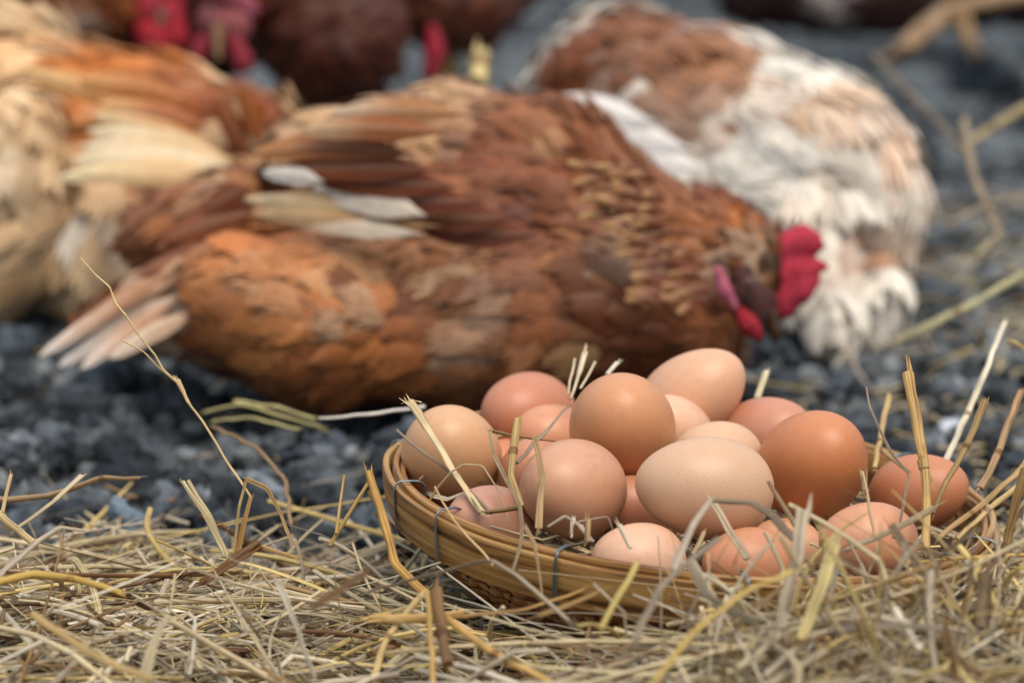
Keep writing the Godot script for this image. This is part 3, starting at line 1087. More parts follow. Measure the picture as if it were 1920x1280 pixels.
	quills(o, "wing_feather", [
		[1230, 230, 1010, 190, 60, 4, 0.96, 0.95, 0.945, 0.97, 0.965, 0.96],
		[1300, 280, 1040, 225, 60, 4, 0.96, 0.95, 0.945, 0.97, 0.965, 0.96],
		[1330, 320, 1100, 280, 64, 2, 0.96, 0.95, 0.945, 0.97, 0.965, 0.96]], 1.62, 1.635, cam_side)

	# --- the cream hen at left
	o = hen("cream_hen", "cream and orange brown hen lying at the left edge, pale wing quills fanned", Vector3(at(150, 560, 1.72).x, 0.0, at(150, 560, 1.72).z), [
		[-160, 260, 1.76, 150, 60, 230, 1.76, 150, 1.0],
		[60, 230, 1.76, 150, 330, 260, 1.75, 124, 1.0],
		[330, 260, 1.75, 124, 430, 275, 1.74, 95, 0.85],
		[430, 260, 1.74, 80, 515, 225, 1.76, 36, 0.7],
		[-120, 430, 1.72, 150, 50, 410, 1.70, 135, 1.0],
		[-10, 340, 1.66, 64, 0, 250, 1.67, 74, 0.9],
		[60, 330, 1.66, 50, 40, 240, 1.67, 60, 0.9],
		[170, 490, 1.69, 78, 190, 420, 1.69, 74, 1.0],
		[20, 490, 1.69, 80, 60, 430, 1.69, 90, 1.0],
		[200, 380, 1.73, 100, 360, 370, 1.73, 96, 0.9], [240, 450, 1.73, 80, 330, 430, 1.73, 84, 0.9],
		[-60, 100, 1.80, 100, 60, 110, 1.80, 75, 1.0]],
		[
		[260, 160, 1.71, 240, 0.80, 0.47, 0.18, 1.0],
		[390, 210, 1.69, 150, 0.52, 0.27, 0.13, 1.0],
		[500, 210, 1.73, 80, 0.64, 0.32, 0.13, 1.0],
		[330, 180, 1.69, 50, 0.70, 0.38, 0.16, 0.8],
		[120, 150, 1.69, 80, 0.90, 0.66, 0.38, 0.8],
		[40, 100, 1.72, 90, 0.88, 0.68, 0.46, 0.8],
		[330, 420, 1.69, 130, 0.46, 0.25, 0.14, 1.0],
		[190, 400, 1.65, 60, 0.94, 0.90, 0.84, 0.9],
		[20, 320, 1.62, 80, 0.94, 0.90, 0.84, 0.7],
		[90, 530, 1.65, 110, 0.78, 0.62, 0.44, 0.7],
		[150, 420, 1.66, 50, 0.80, 0.58, 0.36, 0.7],
		[235, 480, 1.65, 60, 0.86, 0.62, 0.40, 0.8],
		[110, 300, 1.66, 50, 0.82, 0.66, 0.46, 0.7]],
		lin(0.93, 0.80, 0.63), 0.0075, 0.012, 0.8, 1.4, 0.85, 0.14, 0.55)
	quills(o, "wing_feather", [
		[420, 285, 170, 215, 40, 8, 0.84, 0.62, 0.40, 0.92, 0.82, 0.64],
		[440, 300, 160, 245, 46, 10, 0.93, 0.82, 0.64, 0.94, 0.87, 0.74],
		[445, 305, 150, 275, 50, 10, 0.92, 0.78, 0.58, 0.94, 0.88, 0.76],
		[450, 315, 130, 300, 50, 10, 0.94, 0.86, 0.72, 0.93, 0.86, 0.72],
		[445, 325, 105, 335, 48, 14, 0.92, 0.79, 0.60, 0.92, 0.86, 0.70],
		[440, 345, 160, 330, 44, 10, 0.90, 0.74, 0.54, 0.90, 0.80, 0.62]], 1.60, 1.575, cam_side)
	quills(o, "wing_covert", [
		[360, 190, 150, 150, 50, 8, 0.74, 0.44, 0.18, 0.86, 0.62, 0.36],
		[330, 230, 40, 130, 50, 6, 0.80, 0.52, 0.26, 0.92, 0.76, 0.52],
		[400, 240, 180, 195, 44, 6, 0.68, 0.38, 0.16, 0.90, 0.70, 0.46],
		[470, 300, 400, 180, 40, 4, 0.55, 0.28, 0.12, 0.66, 0.36, 0.16],
		[490, 280, 450, 160, 36, 4, 0.66, 0.36, 0.14, 0.74, 0.44, 0.20]], 1.615, 1.60, cam_side)

	# --- hens behind
	o = hen("pale_hen", "brown hen with a white breast patch at the top left corner", Vector3(at(60, 200, 2.1).x, 0.0, at(60, 200, 2.1).z), [
		[-120, 0, 2.12, 120, 60, -20, 2.10, 120, 1.0], [60, -20, 2.10, 120, 170, 0, 2.05, 80, 0.9]],
		[[150, 60, 2.0, 70, 0.88, 0.80, 0.72, 1.0], [20, 60, 2.0, 90, 0.80, 0.58, 0.36, 0.7]], lin(0.50, 0.27, 0.12), 0.012, 0.025, 0.8, 1.1)
	legs(o, [[20, 2.10], [90, 2.12]])
	o = hen("dark_hen", "dark brown hen standing behind the brown hen, breast towards the camera, pale pink face", Vector3(at(610, 200, 2.12).x, 0.0, at(610, 200, 2.12).z), [
		[640, 20, 2.20, 120, 620, 60, 2.10, 132, 1.0], [600, -160, 2.16, 80, 610, 0, 2.12, 125, 1.0],
		[560, -130, 2.12, 70, 470, -10, 2.06, 55, 0.6], [470, -10, 2.06, 50, 432, 20, 2.03, 44, 0.4]],
		[[640, 60, 2.0, 120, 0.30, 0.13, 0.08, 0.8]], lin(0.34, 0.15, 0.08), 0.012, 0.02, 0.8, 1.1)
	skin_part(o, "face", [[400, 40, 2.02, 34, 440, 50, 2.0, 34, 1]], lin(0.66, 0.36, 0.36), 0.004, 0.008)
	skin_part(o, "comb", [[450, 5, 2.0, 18, 470, 20, 2.0, 18, 1], [400, -20, 2.0, 20, 450, -5, 2.0, 20, 1]], lin(0.72, 0.36, 0.45), 0.004, 0.006)
	skin_part(o, "wattle", [[380, 80, 1.98, 18, 372, 105, 1.98, 20, 1], [440, 80, 1.98, 18, 455, 118, 1.98, 22, 1]], lin(0.66, 0.16, 0.24), 0.004, 0.006)
	skin_part(o, "beak", [[408, 55, 1.97, 13, 408, 110, 1.94, 6, 1]], lin(0.45, 0.32, 0.18), 0.003, 0.004, "horn")
	skin_part(o, "eye", [[398, 48, 1.973, 9, 400, 50, 1.973, 8, 1]], lin(0.18, 0.12, 0.08), 0.003, 0.003, "horn")
	legs(o, [[560, 2.14], [650, 2.14]])
	o = hen("dark_hen", "dark brown hen with a bright red face, standing behind the cream hen's back", Vector3(at(250, 200, 2.2).x, 0.0, at(250, 200, 2.2).z), [
		[360, 30, 2.34, 130, 300, 30, 2.28, 130, 1.0], [200, -80, 2.30, 120, 230, -10, 2.22, 110, 1.0], [240, -40, 2.2, 90, 290, 10, 2.12, 52, 0.6]],
		[], lin(0.26, 0.11, 0.07), 0.012, 0.02, 0.8, 1.1)
	skin_part(o, "face", [[285, 20, 2.06, 40, 315, 30, 2.06, 36, 1]], lin(0.74, 0.17, 0.25), 0.004, 0.014)
	skin_part(o, "comb", [[270, -20, 2.06, 30, 330, -10, 2.06, 26, 1]], lin(0.76, 0.15, 0.25), 0.004, 0.014)
	skin_part(o, "wattle", [[275, 60, 2.05, 26, 290, 85, 2.05, 26, 1], [330, 55, 2.05, 22, 335, 75, 2.05, 22, 1]], lin(0.78, 0.13, 0.22), 0.004, 0.006)
	skin_part(o, "beak", [[302, 28, 2.02, 12, 300, 55, 1.99, 4, 1]], lin(0.35, 0.24, 0.15), 0.003, 0.004, "horn")
	skin_part(o, "eye", [[298, 4, 2.005, 9, 300, 5, 2.005, 8, 1]], lin(0.12, 0.07, 0.06), 0.003, 0.003, "horn")
	legs(o, [[220, 2.24], [280, 2.24]])
	o = hen("dark_hen", "dark brown hen at the top centre with a narrow red wattle hanging in front", Vector3(at(860, 150, 2.3).x, 0.0, at(860, 150, 2.3).z), [
		[900, -60, 2.38, 110, 860, 0, 2.28, 100, 1.0], [800, -70, 2.3, 80, 830, 0, 2.24, 85, 1.0]],
		[], lin(0.38, 0.19, 0.11), 0.012, 0.02, 0.8, 1.1)
	skin_part(o, "wattle", [[812, 60, 2.12, 15, 815, 100, 2.12, 18, 1], [815, 100, 2.12, 18, 806, 140, 2.12, 15, 1]], lin(0.72, 0.10, 0.22), 0.004, 0.006)
	legs(o, [[840, 2.3], [900, 2.32]])
	o = hen("far_hen", "dark hen with pale under feathers lying far back at the top right", Vector3(at(1560, 60, 4.0).x, 0.0, at(1560, 60, 4.0).z), [
		[1420, -30, 4.1, 75, 1560, -30, 4.0, 85, 1.0], [1560, -30, 4.0, 85, 1690, -20, 4.0, 80, 1.0]],
		[[1585, 10, 3.9, 70, 0.80, 0.76, 0.74, 1.0]], lin(0.22, 0.10, 0.08), 0.018, 0.03, 0.9, 1.4)
	o = hen("far_hen", "dark hen lying far back in the top right corner", Vector3(at(1830, 60, 4.2).x, 0.0, at(1830, 60, 4.2).z), [
		[1760, -30, 4.3, 75, 1860, -30, 4.2, 85, 1.0], [1860, -30, 4.2, 85, 1980, -40, 4.2, 70, 1.0]],
		[], lin(0.15, 0.09, 0.09), 0.018, 0.03, 0.9, 1.4)


func legs(o: Node3D, list: Array) -> void:
	for q in list:
		var p := at(q[0], 60, q[1])
		var b := Buf.new()
		var top := Vector3(p.x, 0.17, p.z)
		var foot := Vector3(p.x, 0.012, p.z + 0.01)
		tube(b, PackedVector3Array([top, Vector3(p.x, 0.11, p.z - 0.012), foot]), PackedFloat32Array([0.011, 0.007, 0.0055]), 1.0, 8, lin(0.80, 0.66, 0.38))
		for t in [[-0.020, 0.030], [0.0, 0.038], [0.020, 0.030], [0.0, -0.018]]:
			tube(b, PackedVector3Array([foot, foot + Vector3(t[0] * 0.6, -0.004, t[1] * 0.6), foot + Vector3(t[0], -0.008, t[1])]), PackedFloat32Array([0.005, 0.004, 0.0015]), 1.0, 6, lin(0.80, 0.66, 0.38))
		for e in b.v.size(): b.v[e] -= o.position
		put_piece("leg", b.mesh(), mats.horn, o)


# ------------------------------------------------------------------ straw
func straw_color() -> Color:
	var pick := rng.randf()
	var c: Color
	if pick < 0.38: c = lin(0.77, 0.71, 0.58)
	elif pick < 0.58: c = lin(0.67, 0.62, 0.55)
	elif pick < 0.72: c = lin(0.80, 0.71, 0.47)
	elif pick < 0.80: c = lin(0.54, 0.43, 0.29)
	elif pick < 0.94: c = lin(0.83, 0.79, 0.72)
	else: c = lin(0.40, 0.28, 0.17)
	c = c * rng.randf_range(0.85, 1.5)
	c.a = 1.0
	return c


func bed_top(x: float, z: float) -> float:
	# height of the straw: a loose bed in front, thinning out towards the hens, with a mound at the right front
	var t := lerpf(0.029, 0.020, exp(-pow((x - 0.05) / 0.09, 2))) * smoothstep(-1.16, -0.92, z) + 0.003
	t += 0.040 * exp(-(pow((x - 0.135) / 0.075, 2) + pow((z + 0.80) / 0.075, 2)))
	t += 0.022 * exp(-(pow((x - 0.07) / 0.055, 2) + pow((z + 0.82) / 0.055, 2)))
	t += 0.014 * exp(-(pow((x + 0.17) / 0.10, 2) + pow((z + 0.88) / 0.10, 2)))
	t += 0.012 * exp(-(pow((x - 0.24) / 0.06, 2) + pow((z + 1.0) / 0.12, 2)))
	return t


func strand_path(p: Vector3, yaw: float, pitch: float, length: float) -> PackedVector3Array:
	var pts := PackedVector3Array()
	var steps := 7
	var q := p
	var dir := Vector3(cos(yaw) * cos(pitch), sin(pitch), sin(yaw) * cos(pitch))
	var bend := Vector3(rng.randf_range(-1, 1), rng.randf_range(-0.9, 0.35), rng.randf_range(-1, 1)) * rng.randf_range(0.02, 0.24)
	var kink := rng.randi_range(2, steps - 2) if rng.randf() < 0.35 else -1
	for k in steps:
		pts.append(q)
		dir = (dir + bend).normalized()
		if k == kink:
			dir = (dir + Vector3(rng.randf_range(-1, 1), rng.randf_range(-0.9, 0.5), rng.randf_range(-1, 1)) * 0.9).normalized()
		q += dir * length / (steps - 1)
		var floor_y := ground_y(q.x, q.z) + 0.002
		if q.y < floor_y:
			q.y = floor_y
			dir.y = absf(dir.y) * 0.3
	return pts


func add_strand(b: Buf, pts: PackedVector3Array, width: float, col: Color) -> void:
	var radii := PackedFloat32Array()
	var m := pts.size()
	var leaf := rng.randf() < 0.45
	for k in m:
		var t := float(k) / (m - 1)
		radii.append(width * 0.5 * (lerpf(1.0, 0.25, t * t) if leaf else lerpf(1.0, 0.8, t)))
	if leaf:
		tube(b, pts, radii, 0.16, 5, col, Vector3(rng.randf_range(-1, 1), rng.randf_range(-1, 1), rng.randf_range(-1, 1)), rng.randf_range(-2.0, 2.0))
	else:
		tube(b, pts, radii, rng.randf_range(0.6, 0.95), 6, col)


func make_straw() -> void:
	var b := Buf.new()
	var tops := []
	var tries := 0
	var made := 0
	while made < 8200 and tries < 60000:
		tries += 1
		var z := -rng.randf_range(0.60, 1.24)
		var x := rng.randf_range(-0.34, 0.36)
		var dens := smoothstep(-1.14 - 0.10 * smoothstep(0.1, 0.25, x), -0.98, z)
		if made % 5 == 4:
			x = 0.14 + rng.randf_range(-0.1, 0.1)
			z = -0.81 + rng.randf_range(-0.09, 0.09)
		if rng.randf() > dens + 0.03: continue
		var top := bed_top(x, z)
		var lift := pow(rng.randf(), 0.8)
		var p := Vector3(x, ground_y(x, z) + 0.002 + top * lift, z)
		var pitch := rng.randf_range(-0.18, 0.22)
		if rng.randf() < 0.20: pitch = rng.randf_range(0.2, 1.05) * (1.0 if rng.randf() < 0.7 else -1.0)
		var heap := exp(-(pow((x - 0.14) / 0.085, 2) + pow((z + 0.81) / 0.09, 2)))
		if rng.randf() < 0.45 * heap: pitch = rng.randf_range(0.3, 1.25)
		var length := rng.randf_range(0.04, 0.17)
		if absf(pitch) > 0.25: length *= 0.5
		var pts := strand_path(p, rng.randf() * TAU, pitch, length)
		var bad := false
		for q in pts:
			if inside_basket(q):
				bad = true
				break
		# keep the view onto the basket and the eggs open: nothing tall right in front of them
			if q.y > bed_top(q.x, q.z) + 0.028 + 0.022 * heap: bad = true
		if bad: continue
		made += 1
		var w := 0.0004 + 0.0032 * pow(rng.randf(), 1.9)
		if lift > 0.80 and w > 0.0017 and tops.size() < 215 and absf(x) < 0.2 and z > -1.1 and z < -0.78:
			var one := Buf.new()
			var sc := straw_color()
			add_strand(one, pts, w, sc)
			var hue := sc.linear_to_srgb()
			var word := "golden" if hue.r - hue.b > 0.3 and hue.r > 0.62 else ("brown" if hue.r < 0.58 and hue.r - hue.b > 0.17 else ("whitish" if hue.b > 0.64 else ("greyish" if hue.r - hue.b < 0.15 else "tan")))
			var mid := pts[3]
			var spot := "left of the basket" if mid.x < -0.06 else ("in front of the basket" if mid.x < 0.09 else "at the right front of the basket")
			if mid.x < -0.06 and mid.z < -0.97: spot = "along its far edge, left of the basket"
			elif mid.x < -0.06 and mid.x > -0.12: spot = "between the seed stalk's foot and the basket"
			var form := "broad" if w > 0.0024 else "slender"
			tops.append([one, "%s %s straw on the bed %s" % [form, word, spot]])
		else:
			add_strand(b, pts, w, straw_color())
	# chaff: torn leaf and stem bits lying in the bed
	for k in 2600:
		var z := -rng.randf_range(0.66, 1.16)
		var x := rng.randf_range(-0.26, 0.28)
		var p := Vector3(x, ground_y(x, z) + 0.003 + bed_top(x, z) * rng.randf_range(0.5, 1.05), z)
		if inside_basket(p, 0.012): continue
		var yaw := rng.randf() * TAU
		var dir := Vector3(cos(yaw), rng.randf_range(-0.5, 0.6), sin(yaw)) * rng.randf_range(0.002, 0.006)
		var off := Vector3(rng.randf_range(-1, 1), rng.randf_range(-1, 1), rng.randf_range(-1, 1)) * 0.0012
		add_strand(b, PackedVector3Array([p - dir, p + off, p + dir]), rng.randf_range(0.0006, 0.0026), straw_color())
	# straw under and between the eggs
	for k in 900:
		var a := rng.randf() * TAU
		var r := basket_r * sqrt(rng.randf()) * 0.86
		var p := basket_frame * Vector3(cos(a) * r, -0.045 + 0.034 * rng.randf() + 0.016 * pow(r / basket_r, 2.0), sin(a) * r)
		var pts := PackedVector3Array()
		var yaw := rng.randf() * TAU
		var ok := true
		for s in 5:
			var q := p + Vector3(cos(yaw), 0, sin(yaw)) * 0.011 * (s - 2) + Vector3(0, 0.004 * sin(s * 1.3 + a), 0)
			pts.append(q)
			var loc := basket_frame.affine_inverse() * q
			if Vector2(loc.x, loc.z).length() > bowl_r(loc.y) - 0.008 or loc.y > 0.006: ok = false
		if ok: add_strand(b, pts, rng.randf_range(0.0008, 0.0026), straw_color())
	# short litter on the soil behind, thicker towards the right
	for k in 2200:
		var z := -rng.randf_range(1.12, 2.3)
		var x := rng.randf_range(-0.24, 0.26) * absf(z)
		if rng.randf() > 0.08 + 0.9 * smoothstep(0.09, 0.20, x / absf(z)): continue
		var pts := strand_path(Vector3(x, ground_y(x, z) + 0.004 + 0.006 * rng.randf(), z), rng.randf() * TAU, rng.randf_range(-0.1, 0.15), rng.randf_range(0.02, 0.09))
		add_strand(b, pts, rng.randf_range(0.0007, 0.0028), straw_color())
	var o := put("straw_bed", b.mesh(), mats.straw)
	tag(o, "tangled bed of dry straw under and around the basket", "straw", "", "stuff")
	for k in tops.size():
		var m: Buf = tops[k][0]
		var origin := m.v[0]
		for e in m.v.size(): m.v[e] -= origin
		var s := put("straw_stalk", m.mesh(), mats.straw)
		s.position = origin
		tag(s, tops[k][1], "straw", "loose stalks on the straw bed")


func stalk(path: Array, d0: float, d1: float, w0: float, w1: float, r: float, g: float, bl: float, label: String, flat := 0.8, more: Array = [], called := "straw_stalk") -> void:
	# path: x, y pairs in the photograph from one end to the other; d0, d1 the distances of its ends
	var pale := Color(r, g, bl).lerp(Color(0.5, 0.5, 0.5) * ((r + g + bl) / 1.5), 0.16) * 1.07
	r = minf(pale.r * 1.03, 0.92)
	g = minf(pale.g, 0.9)
	bl = minf(pale.b, 0.86)
	var b := Buf.new()
	var all := [[path, d0, d1, w0, w1]]
	all.append_array(more)
	for q in all:
		var xy: Array = q[0]
		var m := xy.size() / 2
		var total := 0.0
		for k in range(1, m): total += Vector2(xy[2 * k] - xy[2 * k - 2], xy[2 * k + 1] - xy[2 * k - 1]).length()
		var pts := PackedVector3Array()
		var run := 0.0
		for k in m:
			if k > 0: run += Vector2(xy[2 * k] - xy[2 * k - 2], xy[2 * k + 1] - xy[2 * k - 1]).length()
			pts.append(at(xy[2 * k], xy[2 * k + 1], lerpf(q[1], q[2], run / total)))
		if m > 2: pts = rounded(pts, 0.12)
		# extra points so that the straw is not ruler straight
		var fine := PackedVector3Array()
		for k in pts.size() - 1:
			var n := clampi(int(pts[k].distance_to(pts[k + 1]) / 0.006), 1, 6)
			for e in n:
				var p := pts[k].lerp(pts[k + 1], float(e) / n)
				if e > 0: p += Vector3(rng.randf_range(-1, 1), rng.randf_range(-1, 1), rng.randf_range(-1, 1)) * 0.00045
				fine.append(p)
		fine.append(pts[pts.size() - 1])
		var radii := PackedFloat32Array()
		for k in fine.size():
			var t := float(k) / (fine.size() - 1)
			radii.append(0.5 * lerpf(q[3], q[4], t) * lerpf(q[1], q[2], t) / F * rng.randf_range(0.92, 1.08))
		tube(b, fine, radii, flat, 8, lin(r, g, bl), Vector3.RIGHT + Vector3.UP * 0.3, rng.randf_range(-0.9, 0.9), 0.16)
		if more.is_empty() and q[3] > 11 and flat >= 0.7 and all[0] == q and fine.size() > 6:
			var at_node := fine.size() * (2 + rng.randi() % 3) / 6
			var dir := (fine[at_node + 1] - fine[at_node]).normalized() * radii[at_node]
			tube(b, PackedVector3Array([fine[at_node] - dir, fine[at_node] - dir * 0.3, fine[at_node] + dir * 0.3, fine[at_node] + dir]), PackedFloat32Array([radii[at_node] * 1.0, radii[at_node] * 1.22, radii[at_node] * 1.2, radii[at_node] * 1.0]), flat, 8, lin(r * 0.72, g * 0.64, bl * 0.56))
		if q[3] < 8: continue
		# torn fibres at the two ends and along the stem
		for e in 2:
			var tip: Vector3 = fine[0] if e == 0 else fine[fine.size() - 1]
			var back: Vector3 = fine[1] if e == 0 else fine[fine.size() - 2]
			var ray := (tip - back).normalized()
			var wide := radii[0] if e == 0 else radii[fine.size() - 1]
			for f in rng.randi_range(2, 4):
				var off := Vector3(rng.randf_range(-1, 1), rng.randf_range(-1, 1), rng.randf_range(-1, 1)) * wide * 0.7
				var reach := wide * rng.randf_range(0.8, 3.2)
				tube(b, PackedVector3Array([tip - ray * wide * 2.0 + off * 0.5, tip + off, tip + ray * reach + off * rng.randf_range(0.8, 2.0)]), PackedFloat32Array([wide * 0.35, wide * 0.3, wide * 0.06]), 0.4, 5, lin(r, g, bl) * rng.randf_range(0.9, 1.25))
	var origin := b.v[0]
	for e in b.v.size(): b.v[e] -= origin
	var o := put(called, b.mesh(), mats.straw)
	o.position = origin
	tag(o, label, "straw", "straws standing out one by one")


func make_single_straws() -> void:
	# on and in front of the eggs
	stalk([768, 752, 800, 800, 848, 880, 902, 962], 0.996, 0.955, 17, 13, 0.80, 0.73, 0.55, "thick pale split straw leaning across the leftmost light tan egg", 0.5, [[[766, 752, 752, 757], 0.996, 0.998, 5, 2], [[790, 754, 775, 750], 0.995, 0.997, 4, 2], [[858, 890, 905, 958], 0.975, 0.950, 8, 6]])
	stalk([744, 806, 772, 832, 845, 886, 922, 962], 0.998, 0.953, 5, 8, 0.56, 0.49, 0.40, "thin greyish straw below the pale split one on the leftmost egg")
	stalk([802, 944, 845, 885, 870, 870, 905, 873, 935, 920, 955, 980], 0.975, 0.950, 4, 3, 0.76, 0.68, 0.50, "hair thin straw arching over the leftmost egg")
	stalk([971, 786, 963, 840, 957, 892, 978, 950], 0.968, 0.945, 16, 12, 0.70, 0.60, 0.36, "cut hollow straw stub standing between two front eggs", 0.9)
	stalk([912, 960, 975, 950], 0.95, 0.942, 10, 11, 0.52, 0.40, 0.22, "short brown straw lying across the foot of the cut stub")
	stalk([919, 808, 925, 850, 950, 900, 976, 946, 980, 1010, 962, 1072], 0.972, 0.905, 7, 10, 0.62, 0.54, 0.40, "flat straw bent over the front rim left of centre", 0.35)
	stalk([918, 806, 960, 816, 1042, 826], 0.972, 0.985, 8, 4, 0.72, 0.64, 0.46, "thin straw folded sideways above the pinkish brown egg", 0.4)
	stalk([1070, 758, 1025, 808, 968, 868], 1.0, 0.962, 5, 12, 0.55, 0.50, 0.42, "grey straw slanting between the topmost egg and the cut stub", 0.5)
	stalk([1002, 820, 1018, 900, 1010, 992], 0.950, 0.925, 10, 14, 0.64, 0.53, 0.36, "flat upright tan straw in front of the pinkish brown egg", 0.3)
	stalk([1097, 660, 1086, 700, 1070, 748], 1.07, 1.055, 12, 7, 0.80, 0.76, 0.64, "pale frayed straw tuft standing behind the topmost egg", 0.6, [[[1078, 672, 1066, 738], 1.072, 1.058, 5, 4], [[1116, 678, 1088, 728], 1.068, 1.056, 6, 5]])
	stalk([1157, 680, 1138, 702], 1.075, 1.07, 9, 8, 0.86, 0.84, 0.78, "short whitish straw end just above the topmost egg")
	stalk([1028, 988, 1060, 968, 1085, 985, 1105, 1012], 0.925, 0.915, 7, 12, 0.84, 0.80, 0.74, "white papery husk curled at the front rim", 0.25, [[[1085, 978, 1140, 968, 1152, 1002], 0.92, 0.915, 4, 2], [[1075, 975, 1072, 1000], 0.92, 0.915, 9, 7], [[1090, 985, 1110, 1012], 0.915, 0.91, 6, 5]], "straw_husk")
	stalk([1103, 974, 1101, 1016], 0.914, 0.910, 13, 12, 0.62, 0.50, 0.34, "short brown straw stub at the front rim beside the white husk")
	stalk([1162, 985, 1182, 1028], 0.912, 0.905, 11, 7, 0.80, 0.77, 0.68, "short pale straw leaning on the pale pink egg")
	stalk([985, 988, 1003, 1020, 1010, 1060, 1018, 1124], 0.912, 0.892, 8, 5, 0.68, 0.58, 0.42, "narrow straw hanging down the outside of the basket front", 0.4)
	stalk([815, 912, 850, 975, 910, 1040, 925, 1060], 0.932, 0.905, 4, 5, 0.76, 0.66, 0.46, "wiry straw looped over the left part of the front rim")
	stalk([691, 884, 700, 915, 722, 985, 740, 1058, 795, 1112], 0.955, 0.93, 15, 20, 0.72, 0.56, 0.26, "golden bent straw standing against the left of the basket", 0.85, [[[697, 918, 704, 934], 0.954, 0.9535, 18, 19]])
	stalk([645, 890, 638, 940, 630, 1000], 0.985, 0.97, 4, 6, 0.74, 0.62, 0.34, "thin yellow straw upright left of the golden bent one")
	stalk([690, 905, 650, 970, 618, 1022], 0.972, 0.972, 6, 9, 0.74, 0.62, 0.34, "yellow straw slanting left from the golden bent one")
	# right part of the basket
	stalk([1703, 700, 1718, 780, 1733, 868, 1738, 940, 1738, 1030], 0.985, 0.938, 22, 17, 0.72, 0.59, 0.34, "thick golden jointed straw standing in front of the rightmost egg", 0.9, [[[1731, 862, 1734, 878], 0.96, 0.959, 23, 23]])
	stalk([1668, 742, 1655, 800, 1640, 878], 1.10, 1.06, 12, 11, 0.74, 0.64, 0.42, "straight straw standing behind the rightmost and deep orange eggs")
	stalk([1885, 605, 1830, 740, 1774, 864], 1.12, 1.07, 12, 13, 0.86, 0.83, 0.74, "tall whitish straw leaning right behind the rightmost egg")
	stalk([1848, 752, 1812, 838, 1772, 908, 1750, 962], 0.992, 0.955, 17, 9, 0.58, 0.48, 0.28, "olive brown straw with a cut end over the rightmost egg")
	stalk([1916, 733, 1872, 850, 1838, 915], 1.05, 1.02, 13, 15, 0.66, 0.54, 0.38, "pale brown straw leaning right beyond the basket end")
	stalk([1924, 880, 1897, 980, 1874, 1085], 0.93, 0.915, 20, 20, 0.52, 0.40, 0.18, "dark ochre straw standing at the right edge", 0.8)
	stalk([1625, 725, 1631, 762, 1672, 850, 1706, 890, 1698, 935, 1688, 985], 0.985, 0.945, 4, 7, 0.58, 0.52, 0.44, "thin grey zigzag straw left of the thick golden jointed one", 0.4)
	stalk([1655, 845, 1706, 886], 0.975, 0.972, 10, 8, 0.66, 0.56, 0.38, "short tan straw over the gap beside the rightmost egg")
	stalk([1618, 884, 1627, 925, 1640, 1000, 1652, 1074], 0.945, 0.905, 5, 6, 0.70, 0.60, 0.44, "thin upright straw with a frayed white tip in front of the right rim egg", 0.7, [[[1622, 918, 1614, 882], 0.944, 0.945, 9, 5], [[1624, 915, 1626, 880], 0.944, 0.945, 6, 3]])
	stalk([1442, 904, 1465, 942, 1492, 985], 0.928, 0.905, 8, 13, 0.52, 0.42, 0.28, "dark brown straw end rising right of the speckled egg")
	stalk([1334, 938, 1370, 1000, 1402, 1048], 0.918, 0.90, 13, 15, 0.70, 0.64, 0.52, "pale flat straw leaning on the front rim below the speckled egg", 0.35)
	stalk([1334, 938, 1410, 942, 1448, 965, 1490, 1010], 0.895, 0.86, 12, 18, 0.48, 0.42, 0.32, "bent grey brown straw over the foot of the speckled egg", 0.5)
	stalk([1334, 938, 1300, 985, 1262, 1068], 0.86, 0.84, 12, 15, 0.66, 0.62, 0.55, "blurred grey straw crossing low in front of the speckled egg", 0.4)
	stalk([1320, 998, 1298, 1040], 0.915, 0.905, 11, 9, 0.66, 0.58, 0.42, "short straw stub rising from the rim below the speckled egg")
	stalk([1508, 958, 1497, 1050, 1468, 1180], 0.835, 0.81, 26, 24, 0.70, 0.66, 0.56, "wide blurred grey beige blade upright near the front rim", 0.35)
	stalk([1566, 1020, 1545, 1090, 1498, 1200], 0.83, 0.81, 25, 22, 0.74, 0.70, 0.46, "blurred greenish yellow blade right of the grey beige one", 0.35)
	stalk([1752, 952, 1685, 988, 1585, 1032], 0.905, 0.90, 16, 14, 0.58, 0.52, 0.40, "grey brown straw lying along the right front rim", 0.5)
	stalk([1672, 985, 1738, 1085, 1790, 1185], 0.885, 0.86, 16, 18, 0.50, 0.42, 0.30, "dark flat straw slanting down right over the basket front", 0.4)
	stalk([1924, 868, 1850, 940, 1762, 1008], 0.955, 0.925, 13, 12, 0.70, 0.58, 0.36, "golden straw sloping down onto the right rim from the edge")
	stalk([1918, 905, 1860, 950, 1795, 1010], 0.945, 0.925, 13, 9, 0.76, 0.66, 0.42, "paler straw just under the golden one at the right rim")
	stalk([1700, 1055, 1790, 1046, 1924, 1040], 0.90, 0.92, 7, 9, 0.80, 0.66, 0.32, "thin yellow straw lying level below the right end of the basket")
	stalk([1482, 1072, 1392, 1112, 1300, 1185, 1222, 1285], 0.80, 0.76, 18, 24, 0.76, 0.66, 0.32, "long blurred yellow straw curving down in the right foreground", 0.5)
	stalk([1350, 1010, 1240, 1100, 1192, 1200], 0.83, 0.81, 12, 18, 0.56, 0.52, 0.44, "blurred grey straw arching in front of the basket centre", 0.4)
	stalk([1472, 1150, 1580, 1120, 1750, 1060], 0.82, 0.83, 17, 14, 0.62, 0.52, 0.32, "blurred brown straw sloping up right in the foreground", 0.5)
	stalk([1295, 1055, 1330, 1120, 1420, 1170], 0.82, 0.80, 14, 16, 0.58, 0.55, 0.46, "blurred grey blade sagging in the middle foreground", 0.4)
	stalk([1437, 698, 1420, 748], 1.13, 1.11, 13, 12, 0.84, 0.82, 0.66, "pale green straw stub behind the back right egg")
	stalk([1848, 1075, 1842, 1180], 0.85, 0.84, 30, 32, 0.46, 0.38, 0.26, "thick brown blurred stub at the lower right")
